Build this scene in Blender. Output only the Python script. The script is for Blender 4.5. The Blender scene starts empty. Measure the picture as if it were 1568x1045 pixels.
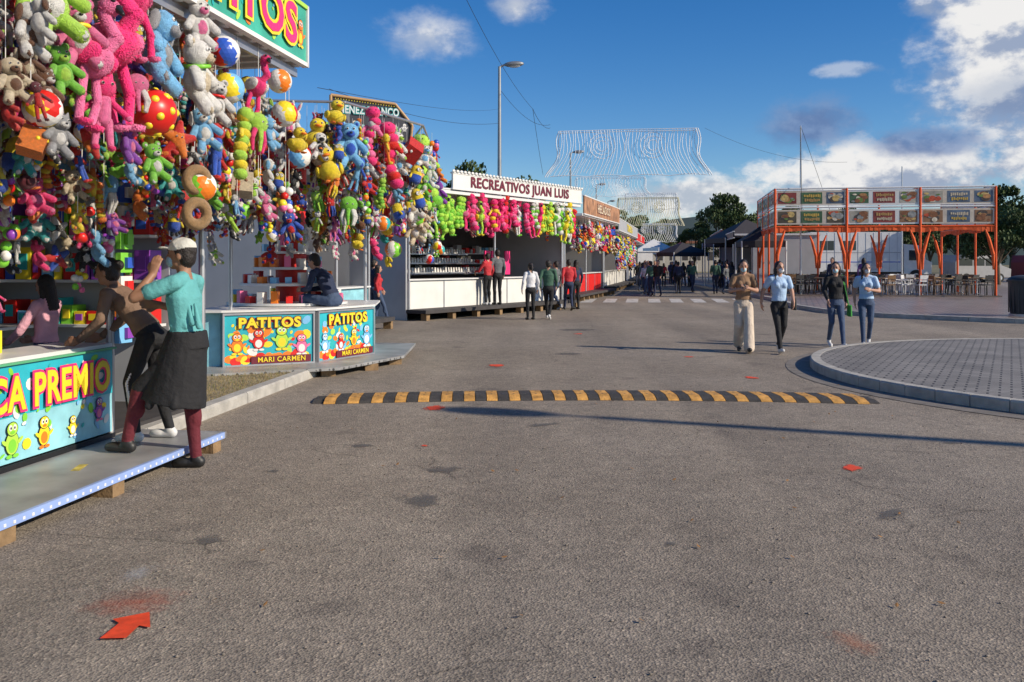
import bpy, math, random, bmesh
import numpy as np
from mathutils import Vector, Matrix, Euler
R=random.Random(7)
scene=bpy.context.scene
rad=math.radians
def link(o):
    scene.collection.objects.link(o); return o
# ---------------------------------------------------------------- materials
MC={}
def mat(name,col,rough=.6,var=.12,scale=5,bump=0.,bscale=60,metal=0.,sheen=0.,spec=.5):
    if name in MC: return MC[name]
    m=bpy.data.materials.new(name); m.use_nodes=True
    nt=m.node_tree; n=nt.nodes; l=nt.links
    b=n['Principled BSDF']; b.inputs['Roughness'].default_value=rough; b.inputs['Metallic'].default_value=metal
    b.inputs['Specular IOR Level'].default_value=spec
    if sheen: b.inputs['Sheen Weight'].default_value=sheen
    tc=n.new('ShaderNodeTexCoord'); no=n.new('ShaderNodeTexNoise'); no.inputs['Scale'].default_value=scale; no.inputs['Detail'].default_value=5
    l.new(tc.outputs['Object'],no.inputs['Vector'])
    mr=n.new('ShaderNodeMapRange'); mr.inputs[1].default_value=.25; mr.inputs[2].default_value=.75
    mr.inputs[3].default_value=1-var; mr.inputs[4].default_value=1+var
    l.new(no.outputs['Fac'],mr.inputs[0])
    hs=n.new('ShaderNodeHueSaturation'); hs.inputs['Color'].default_value=(*col,1)
    l.new(mr.outputs[0],hs.inputs['Value']); l.new(hs.outputs[0],b.inputs['Base Color'])
    if bump:
        n2=n.new('ShaderNodeTexNoise'); n2.inputs['Scale'].default_value=bscale; n2.inputs['Detail'].default_value=4
        l.new(tc.outputs['Object'],n2.inputs['Vector'])
        bp=n.new('ShaderNodeBump'); bp.inputs['Strength'].default_value=bump; bp.inputs['Distance'].default_value=.02
        l.new(n2.outputs['Fac'],bp.inputs['Height']); l.new(bp.outputs[0],b.inputs['Normal'])
    MC[name]=m; return m
COL=dict(pink=(.82,.17,.36),hotpink=(.88,.035,.2),red=(.68,.02,.015),blue=(.03,.1,.52),lblue=(.2,.5,.8),yellow=(.88,.68,.03),
 green=(.22,.62,.05),dgreen=(.03,.2,.05),white=(.8,.78,.74),cream=(.7,.58,.4),brown=(.17,.07,.03),orange=(.88,.22,.02),
 purple=(.28,.06,.45),teal=(.03,.42,.42),black=(.015,.015,.017),grey=(.35,.35,.36),maroon=(.16,.015,.03),tan=(.45,.27,.12),lime=(.45,.75,.08))
def plush(c): return mat('plush_'+c,COL[c],.9,.22,14,.9,90,sheen=.25,spec=.2)
def gloss(c): return mat('vinyl_'+c,COL[c],.35,.06,5)
def paint(c): return mat('paint_'+c,COL[c],.45,.1,3,.08,40)
# ---------------------------------------------------------------- builder
ICO={}
def ico(sub):
    if sub not in ICO:
        bm=bmesh.new(); bmesh.ops.create_icosphere(bm,subdivisions=sub,radius=1)
        ICO[sub]=([v.co.copy() for v in bm.verts],[[v.index for v in f.verts] for f in bm.faces]); bm.free()
    return ICO[sub]
class B:
    def __init__(s): s.v=[];s.f=[];s.m=[];s.s=[];s.mats=[]
    def mi(s,m):
        if m not in s.mats: s.mats.append(m)
        return s.mats.index(m)
    def add(s,vs,fs,m,smooth=False):
        o=len(s.v); s.v+= [tuple(v) for v in vs]; i=s.mi(m)
        for f in fs:
            s.f.append([a+o for a in f]); s.m.append(i); s.s.append(smooth)
    def box(s,c,d,m,rz=0,E=None):
        M=Matrix.Translation(c)@(E.to_matrix().to_4x4() if E else Matrix.Rotation(rz,4,'Z'))
        vs=[M@Vector((x*d[0]/2,y*d[1]/2,z*d[2]/2)) for x in(-1,1) for y in(-1,1) for z in(-1,1)]
        s.add(vs,[[0,1,3,2],[4,6,7,5],[0,4,5,1],[2,3,7,6],[0,2,6,4],[1,5,7,3]],m)
    def bx(s,x0,x1,y0,y1,z0,z1,m): s.box(((x0+x1)/2,(y0+y1)/2,(z0+z1)/2),(x1-x0,y1-y0,z1-z0),m)
    def cyl(s,p0,p1,r0,r1,m,n=10,smooth=True):
        p0=Vector(p0);p1=Vector(p1);d=(p1-p0)
        if d.length<1e-6: return
        q=d.to_track_quat('Z','Y'); vs=[]
        for p,r in((p0,r0),(p1,r1)):
            for i in range(n):
                a=2*math.pi*i/n; vs.append(p+q@Vector((r*math.cos(a),r*math.sin(a),0)))
        s.add(vs,[[i,(i+1)%n,n+(i+1)%n,n+i] for i in range(n)],m,smooth)
        s.add(vs,[list(range(n))[::-1],list(range(n,2*n))],m,False)
    def tube(s,pts,r,m,n=6):
        for a,b in zip(pts[:-1],pts[1:]): s.cyl(a,b,r,r,m,n)
    def ell(s,c,r,m,sub=2,E=None,jit=0):
        if not hasattr(r,'__len__'): r=(r,r,r)
        vs,fs=ico(sub); M=(E.to_matrix() if E else Matrix.Identity(3)); c=Vector(c)
        s.add([c+M@Vector((v.x*r[0],v.y*r[1],v.z*r[2]))*(1+R.uniform(-jit,jit)) for v in vs],fs,m,True)
    def cap(s,p0,p1,r0,r1,m,sub=1,n=10):
        s.cyl(p0,p1,r0,r1,m,n); s.ell(p0,r0,m,sub); s.ell(p1,r1,m,sub)
    def torus(s,c,R0,r,m,E=None,n=20,k=10):
        M=(E.to_matrix() if E else Matrix.Identity(3)); vs=[];fs=[]
        for i in range(n):
            a=2*math.pi*i/n
            for j in range(k):
                b=2*math.pi*j/k
                vs.append(Vector(c)+M@Vector(((R0+r*math.cos(b))*math.cos(a),(R0+r*math.cos(b))*math.sin(a),r*math.sin(b))))
        for i in range(n):
            for j in range(k): fs.append([i*k+j,((i+1)%n)*k+j,((i+1)%n)*k+(j+1)%k,i*k+(j+1)%k])
        s.add(vs,fs,m,True)
    def fur(s,prob,ln):
        """short tufts standing on every plush surface"""
        nf=len(s.f)
        for i in range(nf):
            m=s.mats[s.m[i]]
            if not m.name.startswith('plush') or not s.s[i]: continue
            f=s.f[i]; P=[Vector(s.v[j]) for j in f]; nrm=(P[1]-P[0]).cross(P[2]-P[0]); ar=nrm.length
            if ar<1e-9: continue
            nrm/=ar; k=prob*max(.5,min(4,ar/.0012)); k=int(k)+(R.random()<k%1)
            for _ in range(k):
                a=R.random(); c=R.random()*(1-a); p=P[0]+(P[1]-P[0])*a+(P[2]-P[0])*c
                d=(nrm*.8+Vector((R.uniform(-.8,.8),R.uniform(-.8,.8),R.uniform(-1.1,.3)))).normalized()*ln*R.uniform(.6,1.3); sd=d.cross(nrm)
                if sd.length<1e-6: continue
                sd=sd.normalized()*ln*.28; s.add([p-nrm*.004-sd,p-nrm*.004+sd,p+d],[[0,1,2]],m,False)
    def poly(s,pts,m): s.add(pts,[list(range(len(pts)))],m)
    def prism(s,pts,z0,z1,m,mside=None):
        n=len(pts); s.poly([(p[0],p[1],z1) for p in pts],m); s.poly([(p[0],p[1],z0) for p in pts][::-1],m)
        vs=[(p[0],p[1],z0) for p in pts]+[(p[0],p[1],z1) for p in pts]
        s.add(vs,[[i,(i+1)%n,n+(i+1)%n,n+i] for i in range(n)],mside or m)
    def disc(s,x,z,rx,rz,y,m,n=18,rot=0):
        c,q=math.cos(rot),math.sin(rot)
        s.poly([(x+rx*math.cos(a)*c-rz*math.sin(a)*q,y,z+rx*math.cos(a)*q+rz*math.sin(a)*c) for a in [2*math.pi*i/n for i in range(n)]],m)
    def mesh(s,name):
        me=bpy.data.meshes.new(name); me.from_pydata(s.v,[],s.f)
        for m in s.mats: me.materials.append(m)
        me.polygons.foreach_set('material_index',s.m); me.polygons.foreach_set('use_smooth',s.s); me.update(); return me
    def obj(s,name,loc=(0,0,0),rz=0,parent=None,bevel=0):
        o=link(bpy.data.objects.new(name,s.mesh(name))); o.location=loc; o.rotation_euler=(0,0,rz)
        if parent: o.parent=parent
        if bevel:
            b=o.modifiers.new('b','BEVEL'); b.width=bevel; b.segments=2; b.limit_method='ANGLE'
        return o
def empty(name,loc=(0,0,0),rz=0):
    o=link(bpy.data.objects.new(name,None)); o.location=loc; o.rotation_euler=(0,0,rz); o.empty_display_size=.2; return o
def text(s,parent,loc,size,m,outline=None,rz=0,name='lettering',sx=1.,off=.012,align='CENTER'):
    for k,(mm,of,dy) in enumerate([(m,off,-.006)]+([(outline,off+.028*size/.3,0)] if outline else [])):
        c=bpy.data.curves.new(name,'FONT'); c.body=s; c.size=size; c.align_x=align; c.align_y='CENTER'; c.offset=of*.6; c.extrude=.002
        c.resolution_u=3; c.space_character=1.08
        c.materials.append(mm); o=link(bpy.data.objects.new(name,c)); o.parent=parent
        o.location=(loc[0],loc[1]+dy,loc[2]); o.rotation_euler=(math.pi/2,0,rz); o.scale=(sx,1,1)
# ---------------------------------------------------------------- world
S=Vector((.93*math.cos(rad(28)),-.37*math.cos(rad(28)),math.sin(rad(28)))).normalized()
w=bpy.data.worlds.new("World"); scene.world=w; w.use_nodes=True
nt=w.node_tree; N=nt.nodes; L=nt.links; N.clear()
out=N.new('ShaderNodeOutputWorld'); bg=N.new('ShaderNodeBackground'); L.new(bg.outputs[0],out.inputs[0]); bg.inputs[1].default_value=.08
sky=N.new('ShaderNodeTexSky'); sky.sky_type='NISHITA'; sky.sun_disc=False; sky.sun_elevation=rad(28)
sky.sun_rotation=math.atan2(S.x,S.y); sky.air_density=1.; sky.dust_density=.2; sky.ozone_density=4.; sky.altitude=600
hs=N.new('ShaderNodeHueSaturation'); hs.inputs['Hue'].default_value=.508; hs.inputs['Saturation'].default_value=1.32; hs.inputs['Value'].default_value=1.48; L.new(sky.outputs[0],hs.inputs['Color'])
tc=N.new('ShaderNodeTexCoord'); sp=N.new('ShaderNodeSeparateXYZ'); L.new(tc.outputs['Generated'],sp.inputs[0])
def M(op,a,b=None,c=None):
    n=N.new('ShaderNodeMath'); n.operation=op
    for i,x in enumerate((a,b,c)):
        if x is None: continue
        if isinstance(x,(int,float)): n.inputs[i].default_value=x
        else: L.new(x,n.inputs[i])
    return n.outputs[0]
az=M('MULTIPLY',M('ARCTAN2',sp.outputs[0],sp.outputs[1]),57.2958); el=M('MULTIPLY',M('ARCSINE',sp.outputs[2]),57.2958)
def noise(scale,det,off=(0,0,0),rough=.6):
    mp=N.new('ShaderNodeMapping'); mp.inputs['Location'].default_value=off; mp.inputs['Scale'].default_value=(1,1,1.5); L.new(tc.outputs['Generated'],mp.inputs[0])
    n=N.new('ShaderNodeTexNoise'); n.inputs['Scale'].default_value=scale; n.inputs['Detail'].default_value=det; n.inputs['Roughness'].default_value=rough
    L.new(mp.outputs[0],n.inputs['Vector']); return n.outputs['Fac']
n1=noise(16,10); n2=noise(45,8,(3,1,0)); nb=M('ADD',M('MULTIPLY',n1,.65),M('MULTIPLY',n2,.35))
n1s=noise(16,10,(-.03,.01,.045)); 
def ss(x,a,b):
    m=N.new('ShaderNodeMapRange'); m.interpolation_type='SMOOTHSTEP'; L.new(x,m.inputs[0]); m.inputs[1].default_value=a; m.inputs[2].default_value=b; return m.outputs[0]
col=hs.outputs[0]
def cloud(a,e,rx,ry,amp,soft,top,bot,opac=1.):
    global col
    dx=M('DIVIDE',M('SUBTRACT',az,a),rx); dy=M('DIVIDE',M('SUBTRACT',el,e),ry)
    d=M('SQRT',M('ADD',M('MULTIPLY',dx,dx),M('MULTIPLY',dy,dy)))
    f=M('ADD',M('SUBTRACT',1.,d),M('MULTIPLY',M('SUBTRACT',nb,.5),amp))
    mk=M('MULTIPLY',ss(f,0.,soft),opac)
    sh=M('ADD',M('MULTIPLY',dy,.45),M('ADD',.5,M('MULTIPLY',M('SUBTRACT',n1,n1s),4.5)))
    sh=M('ADD',sh,M('MULTIPLY',M('SUBTRACT',n2,.5),.7))
    c=N.new('ShaderNodeMix'); c.data_type='RGBA'; c.inputs[6].default_value=(*bot,1); c.inputs[7].default_value=(*top,1); L.new(ss(sh,0.,1.),c.inputs[0])
    x=N.new('ShaderNodeMix'); x.data_type='RGBA'; L.new(mk,x.inputs[0]); L.new(col,x.inputs[6]); L.new(c.outputs[2],x.inputs[7]); col=x.outputs[2]
W=(10.8,10.7,10.6); G=(4.2,5.0,6.6); D=(1.7,2.7,5.2); Dt=(2.6,3.8,6.4)
cloud(11,4.0,6.,1.6,2.4,.6,W,(5.8,6.5,7.6),.95)
cloud(21.5,5.0,8,2.5,2.0,.5,W,G)
cloud(33,6,6,3,2.4,.5,W,G)
cloud(28.6,12,6.2,8.5,1.5,.7,(10.8,10.7,10.6),(4.0,4.9,6.8))
cloud(29,9.,4.2,1.7,1.6,.7,(6,6.7,8),(2.6,3.6,5.8),.8)
cloud(24.3,14.5,1.6,1.2,2.2,.9,W,G,.6)
cloud(18,8.2,3.6,1.9,1.6,.7,Dt,D,.9)
cloud(24.3,6.9,3.8,1.1,1.6,.6,Dt,D,.85)
cloud(20,11.2,2.2,.5,2.4,.6,W,G,.4)
cloud(-5.1,13.9,3.4,2.0,1.8,1.2,W,(6.6,7.2,8.4),.95)
cloud(0.2,15.8,2.2,1.5,1.8,1.,W,(6.6,7.2,8.4),.95)
cloud(-70,18,25,6,2.5,.6,W,G); cloud(80,22,22,9,2.5,.6,W,G); cloud(150,20,30,8,2.5,.6,W,G)
L.new(col,bg.inputs[0])
sl=bpy.data.lights.new('sun','SUN'); sl.energy=5.; sl.angle=rad(.5); sl.color=(1,.88,.71)
so=link(bpy.data.objects.new('sun',sl)); so.rotation_euler=S.to_track_quat('Z','Y').to_euler(); so.location=(20,-10,20)
# ---------------------------------------------------------------- camera
cam=bpy.data.cameras.new('camera'); co=link(bpy.data.objects.new('camera',cam)); scene.camera=co
co.location=(0,0,1.6); co.rotation_euler=(math.pi/2,0,0); cam.sensor_width=36; cam.lens=32.14; cam.shift_y=-.0765; cam.clip_end=5000; cam.clip_start=.05
scene.view_settings.view_transform='Standard'; scene.view_settings.look='None'; scene.view_settings.exposure=0
# ---------------------------------------------------------------- ground
def asphalt():
    m=bpy.data.materials.new('asphalt'); m.use_nodes=True; nt=m.node_tree; n=nt.nodes; l=nt.links; b=n['Principled BSDF']
    b.inputs['Roughness'].default_value=.88; b.inputs['Specular IOR Level'].default_value=.2
    tc=n.new('ShaderNodeTexCoord')
    def no(s,d,r=.55):
        x=n.new('ShaderNodeTexNoise'); x.inputs['Scale'].default_value=s; x.inputs['Detail'].default_value=d; x.inputs['Roughness'].default_value=r; l.new(tc.outputs['Object'],x.inputs['Vector']); return x.outputs['Fac']
    def ramp(x,st):
        r=n.new('ShaderNodeValToRGB'); e=r.color_ramp.elements; e[0].position,e[0].color=st[0][0],(*st[0][1],1); e[1].position,e[1].color=st[-1][0],(*st[-1][1],1)
        for p,c in st[1:-1]: q=e.new(p); q.color=(*c,1)
        l.new(x,r.inputs[0]); return r.outputs[0]
    def mix(a,bb,f,mode):
        x=n.new('ShaderNodeMix'); x.data_type='RGBA'; x.blend_type=mode
        if isinstance(f,float): x.inputs[0].default_value=f
        else: l.new(f,x.inputs[0])
        l.new(a,x.inputs[6]); l.new(bb,x.inputs[7]); return x.outputs[2]
    base=ramp(no(.35,6,.65),[(.3,(.245,.211,.173)),(.5,(.292,.254,.21)),(.7,(.345,.302,.252))])
    mid=ramp(no(5,6,.7),[(.3,(.82,.82,.82)),(.7,(1.14,1.13,1.12))])
    v=n.new('ShaderNodeTexVoronoi'); v.inputs['Scale'].default_value=85; l.new(tc.outputs['Object'],v.inputs['Vector'])
    bw=n.new('ShaderNodeRGBToBW'); l.new(v.outputs['Color'],bw.inputs[0])
    ag=ramp(bw.outputs[0],[(.15,(.42,.42,.44)),(.42,(.92,.92,.92)),(.75,(1.1,1.08,1.05)),(.92,(1.75,1.7,1.62))])
    c=mix(base,mid,1.,'MULTIPLY'); c=mix(c,ag,.75,'MULTIPLY')
    mp=n.new('ShaderNodeMapping'); mp.inputs['Scale'].default_value=(.6,.05,1); mp.inputs['Rotation'].default_value=(0,0,.14); l.new(tc.outputs['Object'],mp.inputs[0])
    x=n.new('ShaderNodeTexNoise'); x.inputs['Scale'].default_value=1.2; x.inputs['Detail'].default_value=4; l.new(mp.outputs[0],x.inputs['Vector'])
    c=mix(c,ramp(x.outputs['Fac'],[(.35,(.84,.84,.85)),(.65,(1.12,1.11,1.09))]),1.,'MULTIPLY')
    vd=n.new('ShaderNodeTexVoronoi'); vd.feature='DISTANCE_TO_EDGE'; vd.inputs['Scale'].default_value=.55
    nn=n.new('ShaderNodeTexNoise'); nn.inputs['Scale'].default_value=3.; nn.inputs['Detail'].default_value=6; l.new(tc.outputs['Object'],nn.inputs['Vector'])
    mm=mix(tc.outputs['Object'],nn.outputs['Color'],.16,'MIX'); l.new(mm,vd.inputs['Vector'])
    cr=ramp(vd.outputs['Distance'],[(.0,(.62,.62,.62)),(.005,(1,1,1)),(.1,(1,1,1))])
    gate=n.new('ShaderNodeMath'); gate.operation='GREATER_THAN'; gate.inputs[1].default_value=.55; l.new(no(.5,2),gate.inputs[0])
    c=mix(c,cr,gate.outputs[0],'MULTIPLY')
    c=mix(c,ramp(no(1.7,3,.4),[(.27,(.74,.74,.76)),(.36,(1,1,1)),(.9,(1,1,1))]),1.,'MULTIPLY')
    l.new(c,b.inputs['Base Color'])
    bp=n.new('ShaderNodeBump'); bp.inputs['Strength'].default_value=.6; bp.inputs['Distance'].default_value=.007; l.new(v.outputs['Distance'],bp.inputs['Height'])
    bp2=n.new('ShaderNodeBump'); bp2.inputs['Strength'].default_value=.35; bp2.inputs['Distance'].default_value=.02; l.new(no(18,6,.7),bp2.inputs['Height']); l.new(bp.outputs[0],bp2.inputs['Normal'])
    l.new(bp2.outputs[0],b.inputs['Normal']); return m
ASP=asphalt()
EARTH=mat('dry_earth',(.16,.14,.07),.95,.4,.15,.5,3)
b=B(); b.poly([(-2500,-300,-.02),(2500,-300,-.02),(2500,4000,-.02),(-2500,4000,-.02)],EARTH); b.obj('ground')
b=B(); b.poly([(-8,-30,0),(60,-30,0),(60,24,0),(60,140,0),(-3,140,0),(-10,60,0),(-25,30,0),(-25,13.5,0),(-8,13.5,0)],ASP); b.obj('asphalt_road')
CONC=mat('concrete_kerb',(.42,.4,.36),.85,.25,6,.4,50)
GRASSY=mat('dry_grass_soil',(.3,.24,.14),.95,.45,4,1.,25)
def kerbpath(b,pts,wd,z0,z1,m,closed=False,seg=1.0):
    P=[Vector((p[0],p[1],0)) for p in pts]; n=len(P)
    for i in range(n if closed else n-1):
        a=P[i]; c=P[(i+1)%n]; d=(c-a); Ln=d.length; d.normalize(); k=max(1,round(Ln/seg)); nn=Vector((-d.y,d.x,0))
        for j in range(k):
            s=a+d*(Ln*j/k+.006); e=a+d*(Ln*(j+1)/k-.006)
            q=[s,e,e+nn*wd,s+nn*wd]; ch=.02
            vs=[(v.x,v.y,z0) for v in q]+[(q[0].x,q[0].y,z1-ch),(q[1].x,q[1].y,z1-ch)]+[(q[0].x+nn.x*ch,q[0].y+nn.y*ch,z1),(q[1].x+nn.x*ch,q[1].y+nn.y*ch,z1),(q[2].x,q[2].y,z1),(q[3].x,q[3].y,z1)]
            b.add(vs,[[0,1,5,4],[4,5,7,6],[6,7,8,9],[1,2,8,7,5],[0,4,6,9,3],[2,3,9,8]],m)
kp=[(-4.6,-6),(-3.55,5),(-3.13,9.2),(-2.88,11.6),(-2.75,12.9),(-2.9,13.5),(-3.4,13.9),(-4.5,14.1),(-9,14.2)]
b=B(); b.poly([(-30,-6,.11)]+[(x-.1,y,.11) for x,y in kp[:5]]+[(-3.0,13.4,.11),(-3.5,13.75,.11),(-9,14.0,.11),(-30,14.0,.11)],GRASSY); 
for i in range(4500):
    y=R.uniform(8,13.2); x=-3.3+.1*(y-9.2)-abs(R.gauss(0,.9)); h=R.uniform(.015,.06); a=R.uniform(0,6.3); t=.006
    b.add([(x,y,.11),(x+t*math.cos(a),y+t*math.sin(a),.11),(x+R.uniform(-.03,.03),y+R.uniform(-.03,.03),.11+h)],[[0,1,2]],mat('grass_blade_dry',(.3,.23,.1),.9) if R.random()<.75 else mat('grass_blade',(.1,.14,.03),.9))
b.obj('grass_verge')
b=B(); kerbpath(b,kp,.16,-.01,.125,CONC); b.obj('concrete_kerb')
def pavers(name,c1,c2,sc,rough=.7,rot=.0,bw=.5):
    m=bpy.data.materials.new(name); m.use_nodes=True; nt=m.node_tree; n=nt.nodes; l=nt.links; bs=n['Principled BSDF']; bs.inputs['Roughness'].default_value=rough
    tc=n.new('ShaderNodeTexCoord'); mp=n.new('ShaderNodeMapping'); mp.inputs['Rotation'].default_value=(0,0,rot); l.new(tc.outputs['Object'],mp.inputs[0])
    br=n.new('ShaderNodeTexBrick'); br.inputs['Scale'].default_value=sc; br.inputs['Color1'].default_value=(*c1,1); br.inputs['Color2'].default_value=(*c2,1); br.inputs['Mortar'].default_value=(.05,.046,.043,1)
    br.inputs['Mortar Size'].default_value=.028; br.inputs['Row Height'].default_value=.25; br.inputs['Brick Width'].default_value=bw; l.new(mp.outputs[0],br.inputs['Vector'])
    no=n.new('ShaderNodeTexNoise'); no.inputs['Scale'].default_value=1.3; no.inputs['Detail'].default_value=6; l.new(tc.outputs['Object'],no.inputs['Vector'])
    mr=n.new('ShaderNodeMapRange'); mr.inputs[1].default_value=.3; mr.inputs[2].default_value=.7; mr.inputs[3].default_value=.75; mr.inputs[4].default_value=1.25; l.new(no.outputs['Fac'],mr.inputs[0])
    h=n.new('ShaderNodeHueSaturation'); l.new(mr.outputs[0],h.inputs['Value']); l.new(br.outputs['Color'],h.inputs['Color']); l.new(h.outputs[0],bs.inputs['Base Color'])
    bp=n.new('ShaderNodeBump'); bp.inputs['Strength'].default_value=.6; bp.inputs['Distance'].default_value=.01; bp.invert=True; l.new(br.outputs['Fac'],bp.inputs['Height']); l.new(bp.outputs[0],bs.inputs['Normal']); return m
cx,cy,r0=9.5,12.7,5.1
ring=lambda r,n=72:[(cx+r*math.cos(2*math.pi*i/n),cy+r*math.sin(2*math.pi*i/n)) for i in range(n)]
b=B(); PV=pavers('grey_pavers',(.29,.27,.245),(.24,.225,.205),2.1,.7,.5)
b.poly([(x,y,.13) for x,y in ring(r0-.14)],PV)
kerbpath(b,ring(r0),.15,0,.135,CONC,True)
a1=ring(r0+.36); a2=ring(r0+.001); vs=[(x,y,.006) for x,y in a1]+[(x,y,.006) for x,y in a2]
b.add(vs,[[i,(i+1)%72,72+(i+1)%72,72+i] for i in range(72)],mat('gutter_concrete',(.19,.17,.15),.85,.3,5,.3,60))
b.cyl((9.2,15.3,.13),(9.2,15.3,.138),.36,.36,mat('cast_iron',(.06,.06,.06),.5,.2),24)
b.obj('paved_round_island')
pz=[(45,15),(60,30),(60,90),(15,90),(13.2,75),(10.9,38),(9.9,32),(9.9,29),(10.8,26.5),(13.2,24),(20,20.5)]
b=B(); b.poly([(x,y,.12) for x,y in pz],pavers('plaza_paving',(.33,.26,.22),(.27,.22,.19),1.2,.35,.3)); kerbpath(b,pz[4:]+[pz[0]],.18,0,.128,CONC); b.obj('plaza_pavement')
WHITEP=mat('road_paint_worn',(.5,.48,.45),.75,.4,5)
REDP=mat('spray_paint_red',(.78,.07,.02),.6,.25,20)
def spray(name,c,amp,lo,hi,mx_,sc=4):
    m=mat(name,c,.8,.25,20); nt=m.node_tree; n=nt.nodes; l=nt.links; o=n['Material Output']; p=n['Principled BSDF']
    tr=n.new('ShaderNodeBsdfTransparent'); mx=n.new('ShaderNodeMixShader'); no=n.new('ShaderNodeTexNoise'); no.inputs['Scale'].default_value=sc; no.inputs['Detail'].default_value=9; no.inputs['Roughness'].default_value=.75
    tc=n.new('ShaderNodeTexCoord'); oi=n.new('ShaderNodeObjectInfo'); va=n.new('ShaderNodeVectorMath'); va.operation='ADD'; vm=n.new('ShaderNodeMath'); vm.operation='MULTIPLY'; vm.inputs[1].default_value=37.; l.new(oi.outputs['Random'],vm.inputs[0]); l.new(tc.outputs['Object'],va.inputs[0]); l.new(vm.outputs[0],va.inputs[1]); l.new(va.outputs[0],no.inputs['Vector'])
    ln=n.new('ShaderNodeVectorMath'); ln.operation='LENGTH'; l.new(tc.outputs['Object'],ln.inputs[0])
    a=n.new('ShaderNodeMath'); a.operation='MULTIPLY_ADD'; a.inputs[1].default_value=amp; l.new(no.outputs['Fac'],a.inputs[0]); a.inputs[2].default_value=1-amp*.5
    s_=n.new('ShaderNodeMath'); s_.operation='SUBTRACT'; l.new(a.outputs[0],s_.inputs[0]); l.new(ln.outputs['Value'],s_.inputs[1])
    mr=n.new('ShaderNodeMapRange'); mr.inputs[1].default_value=lo; mr.inputs[2].default_value=hi; mr.inputs[4].default_value=mx_; l.new(s_.outputs[0],mr.inputs[0])
    l.new(mr.outputs[0],mx.inputs[0]); l.new(tr.outputs[0],mx.inputs[1]); l.new(p.outputs[0],mx.inputs[2]); l.new(mx.outputs[0],o.inputs[0]); return m
b=B(); b.poly([(x,y,.010) for x,y in [(-1.746,3.869),(-1.735,4.036),(-1.783,4.08),(-1.651,4.164),(-1.577,3.986),(-1.634,4.007),(-1.636,3.875)]][::-1],REDP); b.obj('painted_arrow')
def blot(name,x,y,rx,ry,m,z=.006,rot=0):
    b=B(); k=1.5; b.poly([(-k,-k,0),(k,-k,0),(k,k,0),(-k,k,0)],m); o=b.obj(name,(x,y,z),rot); o.scale=(rx,ry,1)
MK=spray('spray_mark_red',(.78,.07,.02),1.8,.3,.5,.95,2.2)
for i,(x,y,rx,ry) in enumerate([(2.65,7.11,.11,.16),(-.853,10.04,.15,.26),(-.24,14.2,.17,.25),(3.33,12.7,.13,.18),(-.76,7.97,.04,.05),(1.5,20.5,.2,.15),(3.0,15.5,.1,.12)]): blot('red_paint_mark',x,y,rx,ry,MK,rot=.3*i-.5)
blot('red_overspray',-1.78,4.3,.36,.34,spray('overspray_red',(.6,.1,.04),1.6,.35,1.5,.6,5)); blot('faint_paint_mark',1.44,3.84,.16,.24,spray('overspray_orange',(.55,.22,.12),1.8,.4,1.3,.6,5),rot=.2); blot('pale_paint_mark',-1.92,4.69,.13,.24,spray('overspray_white',(.6,.6,.6),1.8,.4,1.2,.5,5))
DK=spray('asphalt_repair',(.13,.122,.115),2.4,.25,.7,.65,1.6)
for i,(x,y,rx,ry) in enumerate([(-1.74,5.26,.13,.12),(-.52,7.04,.2,.2),(-.61,6.14,.2,.24),(-1.30,7.97,.14,.12),(-1.83,7.0,.07,.07),(1.56,21.7,.6,.5),(1.0,16,.3,.3),(3.9,8.1,.1,.1),(.9,5.2,.05,.06),(.3,9.,.3,.1),(2.4,5.8,.25,.12)]): blot('asphalt_patch',x,y,rx,ry,DK,.005,.1*i-.3)
b=B()
for i in range(8):
    x=2.7+i*.92; b.poly([(x,36.6,.006),(x+.5,36.6,.006),(x+1.05,40.4,.006),(x+.55,40.4,.006)],WHITEP)
b.obj('zebra_crossing')
b=B(); LT=mat('pebble',(.26,.22,.18),.9,.4,30); LFm=mat('dry_leaf',(.3,.15,.05),.8)
for i in range(320):
    y=3.2+abs(R.gauss(0,6)); x=R.uniform(-.45,.6)*y; b.ell((x,y,.004),(R.uniform(.003,.011),R.uniform(.003,.01),.004),LT,1)
for i in range(70):
    y=R.uniform(4,14); x=R.uniform(-.4,.5)*y; h=.02; E=Euler((R.uniform(-.4,.4),R.uniform(-.4,.4),R.uniform(0,6))).to_matrix(); b.add([Vector((x,y,.014))+E@Vector(u) for u in((-h,0,0),(0,-h*.5,0),(h,0,.004),(0,h*.5,0))],[[0,1,2,3]],LFm)
b.obj('loose_gravel')
b=B(); YB=mat('rubber_yellow',(.6,.31,.075),.75,.45,9,.5,50); KB=mat('rubber_black',(.055,.05,.045),.75,.4,9,.5,50)
n=49; x0,x1=-2.28,4.16
for i in range(n):
    a=x0+(x1-x0)*i/n; c=x0+(x1-x0)*(i+1)/n; yc=lambda x:10.62+.32*(1-((x-.94)/3.2)**2)
    m=YB if i%2 and 0<i<n-1 else KB; prof=[(-.33,0),(-.3,.018),(-.17,.048),(.17,.048),(.3,.018),(.33,0)]
    if i in(0,n-1): prof=[(p*.8,z*.6) for p,z in prof]
    sh=.05
    vs=[(a+.004-p*sh,yc(a)+p,z+.003) for p,z in prof]+[(c-.004-p*sh,yc(c)+p,z+.003) for p,z in prof]
    b.add(vs,[[j,j+6,j+7,j+1] for j in range(5)]+[[0,1,2,3,4,5],[11,10,9,8,7,6]],m)
    for q in(-.1,.1): b.cyl(((a+c)/2,yc((a+c)/2)+q,.05),((a+c)/2,yc((a+c)/2)+q,.053),.012,.012,mat('bolt',(.1,.1,.1),.4,metal=.8),6)
b.obj('speed_bump')
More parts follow.
